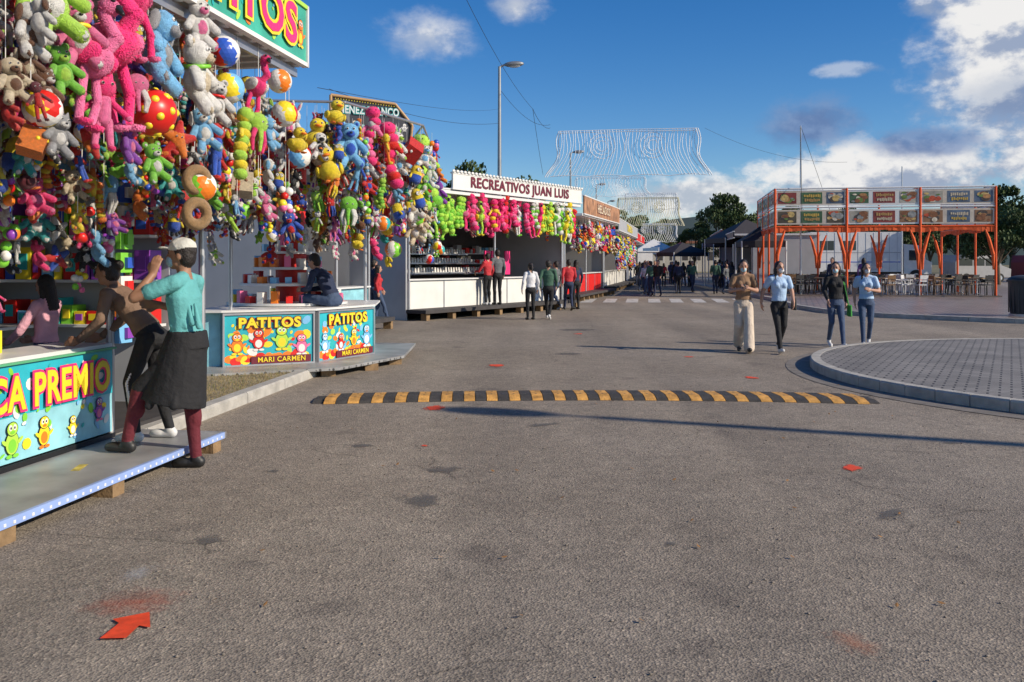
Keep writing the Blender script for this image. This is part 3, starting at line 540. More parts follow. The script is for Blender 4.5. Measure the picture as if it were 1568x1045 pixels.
for i in range(44):
    s=.3+i*.185; f=i/44; cA=('lime','green') if f<.2 else (('hotpink','pink') if f<.62 and i%4 else (R.choice([('yellow','lime'),('lime','yellow'),('red','hotpink'),('white','green'),('hotpink','yellow')])))
    toy(t4,'worm' if i%3 else 'flamingo',cA[0],cA[1],(s,-.55+R.uniform(-.15,.1),2.98+R.uniform(-.15,.15)),R.uniform(.8,1.15),R.uniform(-.9,.5))
curtain(t4,[(.1,-.3),(8.3,-.3)],[0,.4],3.5,2.75,.45,.25,.4)
curtain(t4,[(.1,-.2),(1.6,-.2)],[0,.3],3.3,2.0,.3,.25,.4)
e3,W3,rz3=booth('game_stall',(-4.4,18.6),(-3.5,22.2),3,3.9,(4.0,4.1),WHT,None,None,GRY,LB,1.,1,.3,.3,seed=8)
hb=link(bpy.data.objects.new('header_sign',None)); hb.location=(-3.95,19.9,0); hb.rotation_euler=(0,0,rad(24)); hb.parent=e3; hb.matrix_parent_inverse=(Matrix.Translation((-4.4,18.6,0))@Matrix.Rotation(rz3,4,'Z')).inverted()
b=B(); BKP=mat('print_black',(.03,.03,.04),.4,.3,4)
hp=[(0,4.2),(0,5.25),(1.45,5.15),(1.85,4.7),(1.8,4.2)]; nh=len(hp)
b.add([(x,0,z) for x,z in hp]+[(x,.1,z) for x,z in hp],[list(range(nh)),list(range(nh,2*nh))[::-1]]+[[i,i+nh,(i+1)%nh+nh,(i+1)%nh] for i in range(nh)],BKP)
for (x,z),(x2,z2) in zip(hp,hp[1:]+hp[:1]): b.cyl((x,-.02,z),(x2,-.02,z2),.035,.035,paint('tan'),8)
for i in range(9): cartoon(b,.15+i*.19,4.55 if i%2 else 4.62,.17,['white','lblue','cream','teal'][i%4],'grey',-.01)
for i in range(24): b.ell((.1+i*.06,-.03,5.18-.004*i),.014,gloss('yellow'),1)
b.cyl((.4,.2,3.8),(.4,.2,4.5),.04,.04,ALU); b.cyl((1.5,.2,3.8),(1.5,.2,4.5),.04,.04,ALU); b.bx(-.3,1.9,.0,.25,3.92,4.0,ALU)
b.obj('header_board',parent=hb)
text('JIMENEZ BLANCO',hb,(.8,-.03,4.95),.24,WHT,paint('teal'),sx=.72,off=.006)
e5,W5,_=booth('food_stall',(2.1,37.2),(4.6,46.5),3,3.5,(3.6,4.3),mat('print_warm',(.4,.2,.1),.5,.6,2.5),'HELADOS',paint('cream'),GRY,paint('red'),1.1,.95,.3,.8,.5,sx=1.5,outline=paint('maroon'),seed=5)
t5=empty('hanging_plush_toys',(2.1,37.2,0),math.atan2(9.3,2.5)); curtain(t5,[(.2,-.7),(9.,-.7)],[0,.5],3.45,2.4,.4,.3,.5)
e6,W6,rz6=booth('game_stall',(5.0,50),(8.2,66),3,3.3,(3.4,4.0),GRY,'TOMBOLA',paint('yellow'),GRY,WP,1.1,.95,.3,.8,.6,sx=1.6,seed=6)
t6=empty('hanging_plush_toys',(5.0,50,0),rz6); curtain(t6,[(.2,-.7),(15.,-.7)],[0],3.25,1.6,.5,.35,.6)
booth('game_stall',(8.9,70),(11.5,84),3,3.2,(3.3,3.9),paint('red'),'BINGO',paint('white'),WHT,WP,1.1,.95,.3,.6,.6,seed=7)
booth('churros_stall',(13.2,86),(12.6,92),3,2.6,(2.6,3.),WP,None,None,WHT,WP,1.1,.95,.3,.6,seed=17)
booth('game_stall',(18.2,80),(15.5,64),3.5,3.3,(3.3,3.9),paint('maroon'),None,None,GRY,paint('blue'),1.1,.95,.3,.8,seed=9)
booth('drinks_stall',(15.1,62),(13.3,50.5),3.5,3.1,(3.0,3.3),BKP,None,None,GRY,paint('maroon'),1.1,.95,.3,1.,seed=10)
def tent(name,x,y,w,h0,h1,m,rz=0):
    b=B(); q=[(-w/2,-w/2,h0),(w/2,-w/2,h0),(w/2,w/2,h0),(-w/2,w/2,h0)]; b.add(q+[(0,0,h1)],[[0,1,4],[1,2,4],[2,3,4],[3,0,4]],m)
    for i in range(4):
        a,c=q[i],q[(i+1)%4]; b.add([a,c,(c[0],c[1],h0-.3),(a[0],a[1],h0-.3)],[[0,1,2,3]],m); b.cyl((a[0],a[1],0),a,.04,.04,WHT)
    b.obj(name,(x,y,0),rz)
DKC=mat('canvas_dark',(.04,.035,.04),.8)
tent('canopy_tent',14.6,57,4,3.1,4.3,DKC,.1); tent('canopy_tent',17.0,70,4,3.1,4.3,DKC); tent('canopy_tent',15.5,100,5,2.8,4.2,WHT); tent('canopy_tent',16.6,90,4,2.6,3.6,paint('maroon')); tent('canopy_tent',12.9,47.5,2.2,2.7,3.5,DKC,-.1); tent('canopy_tent',13.4,72,3,2.4,3.2,DKC,.3)
# ---------------------------------------------------------------- pavilion
ORG=mat('orange_painted_steel',(.78,.1,.012),.45,.15,3); ORC=mat('orange_cloth',(.78,.12,.025),.8,.25,4,.5,8)
rzp=rad(-9.8); ep=empty('terrace_pavilion',(11.8,41,0),rzp); b=B(); Wd,Dp=9.2,8.; zt,zm,zl=4.9,4.06,3.2
FOOD=[mat('food_%d'%i,c,.5,.45,9) for i,c in enumerate([(.45,.22,.08),(.6,.42,.15),(.5,.08,.03),(.14,.22,.05),(.25,.1,.04),(.7,.6,.45),(.08,.06,.05),(.3,.3,.28)])]
PBG=[mat('photo_bg_%d'%i,c,.5,.5,2.2) for i,c in enumerate([(.1,.08,.05),(.06,.13,.06),(.3,.16,.08),(.25,.05,.04),(.4,.37,.3),(.1,.14,.2)])]
def picture(bb,P0,d,x0,x1,z0,z1,o,r):
    rz=math.atan2(d.y,d.x); c=P0+d*((x0+x1)/2); bb.box((c.x+o.x*.012,c.y+o.y*.012,(z0+z1)/2),(x1-x0,.006,z1-z0),r.choice(PBG),rz)
    for k in range(12):
        q=r.uniform(.06,.2); x=r.uniform(x0+q,x1-q) if x1-x0>2*q else (x0+x1)/2; qz=min(q*r.uniform(.35,.9),(z1-z0)/2-.02); z=r.uniform(z0+qz,z1-qz); cc_=P0+d*x; m=r.choice(FOOD); n=10
        pts=[cc_+d*(q*math.cos(a))+o*(.018+.0012*k)+Vector((0,0,z+qz*math.sin(a))) for a in [2*math.pi*i/n for i in range(n)]]; bb.poly(pts,m)
rp=random.Random(31)
xs=[0,Wd/3,2*Wd/3,Wd]; ys=[0,Dp/3,2*Dp/3,Dp]
def face_bay(P0,P1,i):
    P0=Vector((*P0,0));P1=Vector((*P1,0));d=(P1-P0);Ln=d.length;d.normalize();rz=math.atan2(d.y,d.x); o=Vector((d.y,-d.x,0))
    for z0,z1 in((zl+.1,zm-.1),(zm+.1,zt-.1)):
        c=(P0+P1)/2; b.box((c.x,c.y,(z0+z1)/2),(Ln-.12,.02,z1-z0),WP if i%2 else mat('banner_beige',(.6,.52,.42),.5,.2),rz)
        e=[.12,Ln*.3,Ln*.36,Ln*.66,Ln*.72,Ln-.12]
        picture(b,P0,d,e[0],e[1],z0+.07,z1-.07,o,rp); picture(b,P0,d,e[4],e[5],z0+.07,z1-.07,o,rp)
        bgc=P0+d*(Ln*.51); b.box((bgc.x+o.x*.012,bgc.y+o.y*.012,(z0+z1)/2),(Ln*.3,.006,z1-z0-.14),PBG[(i*2+1)%6],rz)
        for row,(zz,ww) in enumerate([((z0+z1)/2+.1,.22),((z0+z1)/2-.1,.2)]):
            x=Ln*(.51-ww/2)
            while x<Ln*(.51+ww/2):
                wl=rp.uniform(.05,.1); hh=rp.uniform(.08,.16); cc_=P0+d*(x+wl/2); b.box((cc_.x+o.x*.022,cc_.y+o.y*.022,zz+rp.uniform(-.015,.015)),(wl*.72,.006,hh),mat('logo_%d'%((i+row)%3),[(.6,.4,.08),(.5,.3,.1),(.6,.5,.35)][(i+row)%3],.5),rz); x+=wl
    for z in(zt,zm,zl): b.cyl((P0.x,P0.y,z),(P1.x,P1.y,z),.04,.04,WHT if z>zl else ORG,8)
    for z in(zt-.09,zm+.09): b.cyl((P0.x,P0.y,z),(P1.x,P1.y,z),.02,.02,WHT,6)
    n=16
    for j in range(n):
        p=P0+d*(Ln*(j+.5)/n); hh=.14+.1*abs(math.cos((j+.5)/n*math.pi))**2+rp.uniform(-.02,.02); b.box((p.x,p.y,zl-hh/2-.02),(Ln/n,.03,hh),ORC,rz+rp.uniform(-.15,.15))
for i in range(3): face_bay((xs[i],0),(xs[i+1],0),i)
for i in range(3): face_bay((0,ys[i+1]),(0,ys[i]),i+1)
for i in range(3): face_bay((Wd,ys[i]),(Wd,ys[i+1]),i)
for x in xs:
    for y in(0,Dp):
        b.cyl((x,y,.1),(x,y,zt),.055,.055,ORG,10); b.box((x,y,.15),(.3,.3,.06),ORG)
        for s in(-1,1):
            if 0<=x+s<=Wd:
                pts=[(x+s*.42,y,zl-.15),(x+s*.28,y,zl-.55),(x+s*.1,y,zl-1.25),(x+s*.09,y,zl-1.9)]; rr=[.03,.07,.08,.04,.03]
                for k in range(3): b.cyl(pts[k],pts[k+1],rr[k],rr[k+1],ORC,8)
for y in ys[1:3]:
    for x in(0,Wd): b.cyl((x,y,.1),(x,y,zt),.05,.05,ORG,8)
for x in xs: b.cyl((x,0,zt),(x,Dp,zt),.035,.035,ORG,6)
for y in ys: b.cyl((0,y,zt),(Wd,y,zt),.035,.035,ORG,6)
b.bx(-.2,Wd+.2,-.2,Dp+.2,.12,.18,mat('terrace_floor',(.2,.15,.12),.3,.2))
b.obj('pavilion_structure',parent=ep)
def chair_mesh(m):
    b=B()
    b.box((0,0,.45),(.42,.4,.035),m); 
    for x in(-.19,.19):
        b.cyl((x,-.18,0),(x*.95,-.17,.45),.017,.017,m,6); b.cyl((x,.2,0),(x*.95,.17,.45),.017,.017,m,6); b.cyl((x*.95,.17,.45),(x*.9,.25,.88),.017,.015,m,6); b.cyl((x*1.05,-.12,.65),(x*1.0,.2,.67),.015,.015,m,6); b.cyl((x*1.05,-.12,.65),(x,-.14,.45),.013,.013,m,6)
    b.box((0,.235,.78),(.38,.02,.18),m,E=Euler((-.18,0,0))); b.box((0,.215,.62),(.36,.015,.05),m); return b.mesh('chair')
def table_mesh():
    b=B(); b.cyl((0,0,.72),(0,0,.75),.38,.38,mat('table_wood',(.35,.22,.1),.4,.2),18); b.cyl((0,0,0),(0,0,.72),.03,.03,ALU,8)
    for a in range(4): b.cap((0,0,.06),(.3*math.cos(a*1.57),.3*math.sin(a*1.57),.02),.02,.015,ALU)
    return b.mesh('table')
ch=[chair_mesh(mat('chair_black',(.03,.03,.03),.5)),chair_mesh(mat('chair_white',(.65,.65,.65),.5)),chair_mesh(mat('chair_wood',(.2,.11,.05),.5))]; tm=table_mesh(); tf=empty('terrace_furniture',(11.8,41,.18),rzp)
for i in range(7):
    for j in range(3):
        x=.8+i*1.3+R.uniform(-.1,.1); y=.6+j*2.2+R.uniform(-.2,.2)
        o=link(bpy.data.objects.new('table',tm)); o.parent=tf; o.location=(x,y,0)
        for a in range(4):
            an=a*math.pi/2+.4+R.uniform(-.3,.3); o=link(bpy.data.objects.new('chair',ch[1] if i==4 else (ch[2] if R.random()<.2 else ch[0]))); o.parent=tf; o.location=(x+.55*math.cos(an),y+.55*math.sin(an),0); o.rotation_euler=(0,0,an-math.pi/2)
# ---------------------------------------------------------------- vehicles
def truck(name,x,y,rz):
    b=B(); TY=mat('tyre',(.02,.02,.02),.8); GL=mat('window_glass',(.03,.04,.05),.1)
    b.bx(0,6.6,0,2.4,.8,3.75,WHT); b.bx(.1,6.5,-.01,0,2.2,2.25,paint('grey')); b.bx(.1,6.5,-.012,0,1.5,1.56,paint('blue')); b.bx(.6,1.7,-.012,0,2.4,3.1,GL); b.bx(2.2,3.3,-.012,0,2.4,3.1,GL); b.bx(4.4,5.2,-.015,0,.9,3.0,GRY)
    for i in range(12): b.bx(.08+i*.56,.1+i*.56,-.018,0,.82,3.7,GRY)
    b.bx(0,8.2,.2,2.2,.5,.8,DARK)
    pf=[(6.75,.6),(8.7,.6),(8.75,1.5),(8.35,1.7),(7.9,2.75),(6.75,2.85)]
    b.add([(px,.05,z) for px,z in pf]+[(px,2.35,z) for px,z in pf],[list(range(6)),list(range(6,12))[::-1]]+[[i,i+6,(i+1)%6+6,(i+1)%6] for i in range(6)],WHT)
    b.bx(7.1,7.9,.035,.049,1.65,2.4,GL)
    for xx in(1.2,2.2,7.6):
        for yy in(.0,2.1): b.cyl((xx,yy,.48),(xx,yy+.3,.48),.48,.48,TY,20); b.cyl((xx,yy-.01,.48),(xx,yy+.31,.48),.22,.22,ALU,12)
    b.obj(name,(x,y,.12),rz,bevel=.03)
truck('white_truck',22.2,68,rad(-5))
def van(name,x,y,rz,m):
    b=B(); TY=mat('tyre',(.02,.02,.02),.8); GL=mat('window_glass',(.03,.04,.05),.1)
    pf=[(0,.4),(4.6,.4),(4.65,1.0),(3.9,1.25),(3.2,2.0),(.15,2.05),(0,1.5)]; n=7
    b.add([(px,.0,z) for px,z in pf]+[(px,1.9,z) for px,z in pf],[list(range(n)),list(range(n,2*n))[::-1]]+[[i,i+n,(i+1)%n+n,(i+1)%n] for i in range(n)],m)
    for x0,x1 in((.3,1.4),(1.5,2.4)): b.bx(x0,x1,-.01,0,1.25,1.8,GL)
    b.add([(2.5,-.012,1.25),(3.6,-.012,1.25),(3.15,-.012,1.8),(2.5,-.012,1.8)],[[0,1,2,3]],GL)
    for xx in(.9,3.7):
        for yy in(-.02,1.7): b.cyl((xx,yy,.34),(xx,yy+.22,.34),.34,.34,TY,18); b.cyl((xx,yy-.01,.34),(xx,yy+.23,.34),.18,.18,ALU,10)
    b.obj(name,(x,y,.12),rz,bevel=.05)
van('parked_car',33,68,rad(10),paint('grey')); van('parked_car',39,69,rad(10),paint('maroon'))
b=B(); BG=mat('bin_dark',(.035,.037,.04),.5,.15)
b.cyl((0,0,0),(0,0,.95),.36,.42,BG,28); b.cyl((0,0,.95),(0,0,1.0),.46,.46,BG,28); b.ell((0,0,1.0),(.44,.44,.14),BG,3); b.cyl((0,0,.0),(0,0,.06),.4,.4,ALU,28)
for i in range(18):
    a=i*math.pi/9; b.box((.4*math.cos(a),.4*math.sin(a),.5),(.03,.03,.8),BG,a)
b.box((0,-.42,1.02),(.3,.1,.07),DARK); b.obj('litter_bin',(14.25,25.4,.12),bevel=.005)
# ---------------------------------------------------------------- lamps, mast, wires
def lamp(x,y,H,rz=0,arm=.75,k=1.,name='street_lamp'):
    b=B(); GM=mat('galvanised_steel',(.3,.31,.32),.45,.15,3,metal=.5)
    b.cyl((0,0,0),(0,0,H),.11*k,.06*k,GM,12); b.cyl((0,0,0),(0,0,.9),.14*k,.14*k,GM,12); b.cyl((0,0,0),(0,0,.03),.22,.22,GM,12)
    b.cap((0,0,H-.03),(arm*.4,0,H+.12),.045,.04,GM); b.ell((arm*.4+.3*k,0,H+.1),(.42*k,.17*k,.12),GM,3,Euler((0,-.06,0))); b.ell((arm*.4+.3*k,0,H+.05),(.3*k,.13*k,.1),mat('lamp_glass',(.6,.6,.58),.15),2)
    b.obj(name,(x,y,0),rz)
lamp(-.52,38,9.75); lamp(4.35,68,9.75); lamp(8.85,96,9.75); lamp(12.8,122,9.75)
Ld=9.4/math.tan(rad(28)); sd=Vector((.93,-.37)).normalized(); tip=Vector((.9,9.45)); lamp(tip.x+sd.x*Ld,tip.y+sd.y*Ld,9.4,math.pi*.9,1.2,1.5)
b=B(); b.cyl((0,0,0),(0,0,7.7),.05,.03,ALU,8); b.cyl((0,0,7.7),(2.,1.,3.),.012,.012,DARK,4); b.cyl((0,0,7.7),(-.4,-1.5,3.),.012,.012,DARK,4); b.obj('guyed_mast',(13.1,41.5,.12))
b=B(); b.cyl((0,0,0),(0,0,7.8),.06,.04,ALU,8); b.obj('flag_pole',(25.6,60,.12))
CB=mat('cable_black',(.02,.02,.02),.6)
def cable(b,p,q,sag,r=.014,n=14):
    p=Vector(p);q=Vector(q); b.tube([p.lerp(q,i/n)-Vector((0,0,sag*4*(i/n)*(1-i/n))) for i in range(n+1)],r,CB,4)
b=B(); cable(b,(-2.4,20,10.4),(1.0,44,9.),.6,.009); cable(b,(1.0,44,9.0),(2.3,55,9.7),.3,.012); cable(b,(1.9,56,7.0),(1.0,44,9.),.1,.01); cable(b,(-2.0,9.4,3.4),(-.52,38,8.),.15,.003); cable(b,(-4.0,20,5.4),(-.52,38,7.4),.3,.006)
cable(b,(-.5,38,8.8),(2.3,55,9.9),.5,.01); cable(b,(11.6,55,9.7),(22,60,8.2),.6,.008); cable(b,(23,38,9.0),(40,36,9.2),.3,.006)
b.obj('overhead_cables')
LW=mat('led_tube_white',(.85,.87,.9),.5); LY=mat('led_tube_cream',(.7,.66,.45),.5)
def lights(name,x0,x1,y,z0,z1,n,r,m,flare=.4,slope=.15):
    b=B(); xc=(x0+x1)/2; w=(x1-x0)/2
    yy=lambda x:y-(x-xc)*slope
    for dz in(0,.12): b.tube([(x0*.9+xc*.1,yy(x0),z1-dz),(xc,yy(xc),z1+.02-dz),(x1*.9+xc*.1,yy(x1),z1-dz)],r,m,5)
    for i in range(n+1):
        t=i/n*2-1; pts=[]; k=12
        zb_=z0+(.1*(1-abs(math.sin(t*6))))*(z1-z0)
        for j in range(k+1):
            q=j/k; z=z1+(zb_-z1)*q
            x=xc+w*t*(.88+.12*q**2)+w*.05*math.sin(q*4.5+(0 if t<0 else math.pi))*(.2+q)+w*.008*math.sin(i*1.7+q*9); pts.append((x,yy(x),z))
        b.tube(pts,r*.8,m,4)
    for c0 in(-.33,.33):
        for rr in(.07,.12,.17): b.tube([(xc+w*c0+w*rr*math.cos(a),yy(xc+w*c0),(z0+z1)/2+.45+w*rr*math.sin(a)) for a in [j*math.pi/7 for j in range(15)]],r*.9,m,4)
    for s in(-1,1):
        for o_ in(0,.03): b.tube([(xc+s*w*(.9-o_+.16*q**2+.03*math.sin(q*8)),yy(xc+s*w),z1+(z0-z1)*q) for q in [j/10 for j in range(11)]],r*1.4,m,5)
    b.tube([(xc+w*t*1.02,yy(xc+w*t),z0+.1*abs(math.sin(t*6))) for t in [i/30*2-1 for i in range(31)]],r,m,4)
    b.obj(name)
lights('festive_light_arch',2.4,11.5,55,6.8,9.6,46,.021,LW); lights('festive_light_arch',10.2,16.6,90,5.2,8.0,34,.032,LY); lights('festive_light_arch',5.2,11.6,78,7.2,8.9,22,.02,LW); lights('festive_light_arch',13.8,19.6,108,4.0,6.2,26,.035,LW)
lights('festive_light_arch',12.2,18.2,100,7.4,9.2,24,.024,LW)
# ---------------------------------------------------------------- trees
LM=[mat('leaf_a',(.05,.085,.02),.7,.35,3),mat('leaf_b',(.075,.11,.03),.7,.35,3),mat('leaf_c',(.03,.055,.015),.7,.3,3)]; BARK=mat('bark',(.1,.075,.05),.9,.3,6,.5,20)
def tree_mesh(seed,H=8,cr=3,n=6500,ls=.17,cols=3):
    r=random.Random(seed); b=B(); th=H*.3
    b.cyl((0,0,0),(.1,0,th),.22,.16,BARK,8); cl=[]
    for i in range(9):
        a=i*2.4+r.uniform(-.3,.3); q=r.uniform(.35,.85); e=(cr*q*math.cos(a),cr*q*math.sin(a),H*r.uniform(.5,.85)); b.cyl((.1,0,th*r.uniform(.75,1)),e,.09,.03,BARK,6); cl.append((Vector(e),r.uniform(.22,.38)*cr))
    for i in range(16):
        a=r.uniform(0,6.3); q=r.random()**.5*.9; z=H*r.uniform(.42,.93); k=math.sqrt(max(.05,1-((z/H-.62)/.42)**2)); cl.append((Vector((cr*q*k*math.cos(a),cr*q*k*math.sin(a),z)),r.uniform(.18,.36)*cr))
    for i in range(n):
        c,s=r.choice(cl); v=Vector((r.gauss(0,1),r.gauss(0,1),r.gauss(0,1))).normalized()*(s*r.uniform(.55,1.12)); p=c+Vector((v.x,v.y,v.z*.75)); E=Euler((r.uniform(0,6.3),r.uniform(0,6.3),0)).to_matrix(); h=ls*r.uniform(.5,1)
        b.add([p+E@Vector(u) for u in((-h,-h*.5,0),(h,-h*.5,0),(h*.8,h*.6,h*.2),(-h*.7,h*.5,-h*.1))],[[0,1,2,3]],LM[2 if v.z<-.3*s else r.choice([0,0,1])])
    return b.mesh('tree')
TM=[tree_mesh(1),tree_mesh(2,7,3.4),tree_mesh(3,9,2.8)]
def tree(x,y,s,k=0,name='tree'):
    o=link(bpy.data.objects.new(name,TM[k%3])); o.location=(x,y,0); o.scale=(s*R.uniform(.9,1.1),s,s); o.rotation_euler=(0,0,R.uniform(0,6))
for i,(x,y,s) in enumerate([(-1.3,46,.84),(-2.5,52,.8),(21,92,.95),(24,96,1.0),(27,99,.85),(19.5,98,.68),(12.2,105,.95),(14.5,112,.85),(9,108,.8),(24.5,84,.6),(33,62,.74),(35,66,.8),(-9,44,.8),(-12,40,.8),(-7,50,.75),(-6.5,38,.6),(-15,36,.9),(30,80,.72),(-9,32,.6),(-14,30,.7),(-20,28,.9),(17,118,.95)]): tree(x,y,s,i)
for i in range(17): tree(22+i*3.2+R.uniform(-1,1),79+R.uniform(-4,6),R.uniform(.58,.76),i)
for i in range(12): tree(22+i*9,130+R.uniform(-5,10),R.uniform(.9,1.2),i)
for i in range(10): tree(-14-i*5,60+R.uniform(-5,10),R.uniform(.8,1.1),i)
b=B(); HM=mat('distant_hill',(.035,.06,.06),.95,.3,.02); 
n=90; vs=[];fs=[]
for i in range(n+1):
    x=-700+i*1900/n; h=26+16*math.sin(i*.13+1)+6*math.sin(i*.5)+9*math.exp(-((x-110)/70)**2); 
    vs+=[(x,620,-1),(x,700,h*1.0),(x,900,h*.6)]
for i in range(n): fs+=[[i*3,i*3+3,i*3+4,i*3+1],[i*3+1,i*3+4,i*3+5,i*3+2]]
b.add(vs,fs,HM,True); b.obj('distant_hills')
b=B()
for x,y,w_,h in((-2,150,14,5),(20,160,18,5)): b.bx(x,x+w_,y,y+8,0,h,mat('render_wall',(.45,.41,.35),.8)); b.bx(x-.3,x+w_+.3,y-.3,y+8.3,h,h+.4,mat('roof_tile',(.25,.1,.06),.8)); [b.bx(x+1+k*2.2,x+2+k*2.2,y-.02,y,h*.4,h*.7,DARK) for k in range(int(w_/2.3))]
b.obj('distant_buildings')
# ---------------------------------------------------------------- people
def cloth(c,n=None): return mat('cloth_%s'%(n or '%.2f_%.2f_%.2f'%c),c,.85,.16,7,.8,16)
SK=mat('skin',(.46,.25,.17),.55,.08,8); SKD=mat('skin_tan',(.33,.17,.1),.55,.08,8); HAIR=mat('hair_dark',(.018,.012,.01),.5,.3,30,.6,90); LIP=mat('lips',(.35,.09,.08),.5); EYE=mat('eye',(.02,.015,.01),.2); MASKB=mat('mask_blue',(.4,.6,.68),.8); MASKW=mat('mask_white',(.72,.72,.72),.8); SHK=mat('shoe_black',(.02,.02,.02),.5); SHW=mat('shoe_white',(.6,.6,.6),.5)
class Body:
    def __init__(s): s.b=B(); s.pr=[]; s.mats=[]
    def t(s,m):
        if m not in s.mats: s.mats.append(m)
        return s.mats.index(m)
    def cone(s,p,q,r0,r1,m):
        p=Vector(p);q=Vector(q); s.b.cyl(p,q,r0,r1,SK,14); s.b.ell(p,r0,SK,2); s.b.ell(q,r1,SK,2); s.pr.append(('c',np.array(p),np.array(q),r0,r1,s.t(m)))
    def ell(s,c,r,m,Rm=None):
        Rm=Rm or Matrix.Identity(3); s.b.ell(c,r,SK,2,Rm.to_euler()); s.pr.append(('e',np.array(Vector(c)),np.array(Rm),np.array(r),s.t(m)))
    def econe(s,p,q,a,c,m,side=(1,0,0)):
        p=Vector(p);q=Vector(q);z=(q-p).normalized();x=Vector(side);x=(x-z*x.dot(z)).normalized();y=z.cross(x); n=20;vs=[]
        for o,rr in((p,a),(q,c)):
            for i in range(n):
                t=2*math.pi*i/n; vs.append(o+x*rr[0]*math.cos(t)+y*rr[1]*math.sin(t))
        s.b.add(vs,[[i,(i+1)%n,n+(i+1)%n,n+i] for i in range(n)]+[list(range(n))[::-1],list(range(n,2*n))],SK)
        s.pr.append(('k',np.array(p),np.array([x,y,z]),(q-p).length,np.array(a),np.array(c),s.t(m)))
    def dist(s,X):
        D=[];T=[]
        for p in s.pr:
            if p[0]=='c':
                d=p[2]-p[1]; t=np.clip(((X-p[1])@d)/(d@d+1e-9),0,1); D.append(np.linalg.norm(X-p[1]-t[:,None]*d,axis=1)-(p[3]+(p[4]-p[3])*t)); T.append(p[5])
            elif p[0]=='e':
                q=(X-p[1])@p[2]; k0=np.linalg.norm(q/p[3],axis=1); k1=np.linalg.norm(q/p[3]**2,axis=1)+1e-9; D.append(k0*(k0-1)/k1); T.append(p[4])
            else:
                q=(X-p[1])@p[2].T; t=np.clip(q[:,2]/p[3],0,1); rr=p[4]+(p[5]-p[4])*t[:,None]; e=q[:,:2]/rr; k0=np.linalg.norm(e,axis=1); k1=np.linalg.norm(q[:,:2]/rr**2,axis=1)+1e-9
                dz=np.maximum(np.maximum(-q[:,2],q[:,2]-p[3]),0); d=k0*(k0-1)/k1; D.append(np.where(dz>0,np.sqrt(np.maximum(d,0)**2+dz**2),d)); T.append(p[6])
        D=np.array(D); return np.array(T)[D.argmin(0)]
    def build(s,name,vox,loc,rz,H):
        me=s.b.mesh(name); o=link(bpy.data.objects.new('tmp',me)); m=o.modifiers.new('r','REMESH'); m.mode='VOXEL'; m.voxel_size=vox; sm=o.modifiers.new('s','SMOOTH'); sm.factor=.5; sm.iterations=3 if vox<.01 else 2
        dg=bpy.context.evaluated_depsgraph_get(); nm=bpy.data.meshes.new_from_object(o.evaluated_get(dg)); bpy.data.objects.remove(o)
        nv=len(nm.vertices); co_=np.empty(nv*3); nm.vertices.foreach_get('co',co_); co_=co_.reshape(-1,3)
        nf=len(nm.polygons); fc=np.empty(nf*3); nm.polygons.foreach_get('center',fc); T=s.dist(fc.reshape(-1,3))
        nm.materials.clear()
        for mm in s.mats: nm.materials.append(mm)
        nm.polygons.foreach_set('material_index',T.astype(np.int32)); nm.polygons.foreach_set('use_smooth',np.ones(nf,bool)); nm.name=name; nm.update()
        o=link(bpy.data.objects.new(name,nm)); o.location=loc; o.rotation_euler=(0,0,rz); o.scale=(H/1.7,)*3; return o
DEF=dict(pel=(0,0,.92),che=(0,0,1.27),nk=(0,-.005,1.43),hd=(0,.015,1.575),hy=0,hp=0,kL=(-.09,.03,.5),aL=(-.09,-.01,.09),kR=(.09,.03,.5),aR=(.09,-.01,.09),fL=0,fR=0,
 eL=(-.24,-.03,1.13),wL=(-.25,.06,.9),hL=(.05,.15,-1),eR=(.24,-.03,1.13),wR=(.25,.06,.9),hR=(-.05,.15,-1),tpL=0,tpR=0)
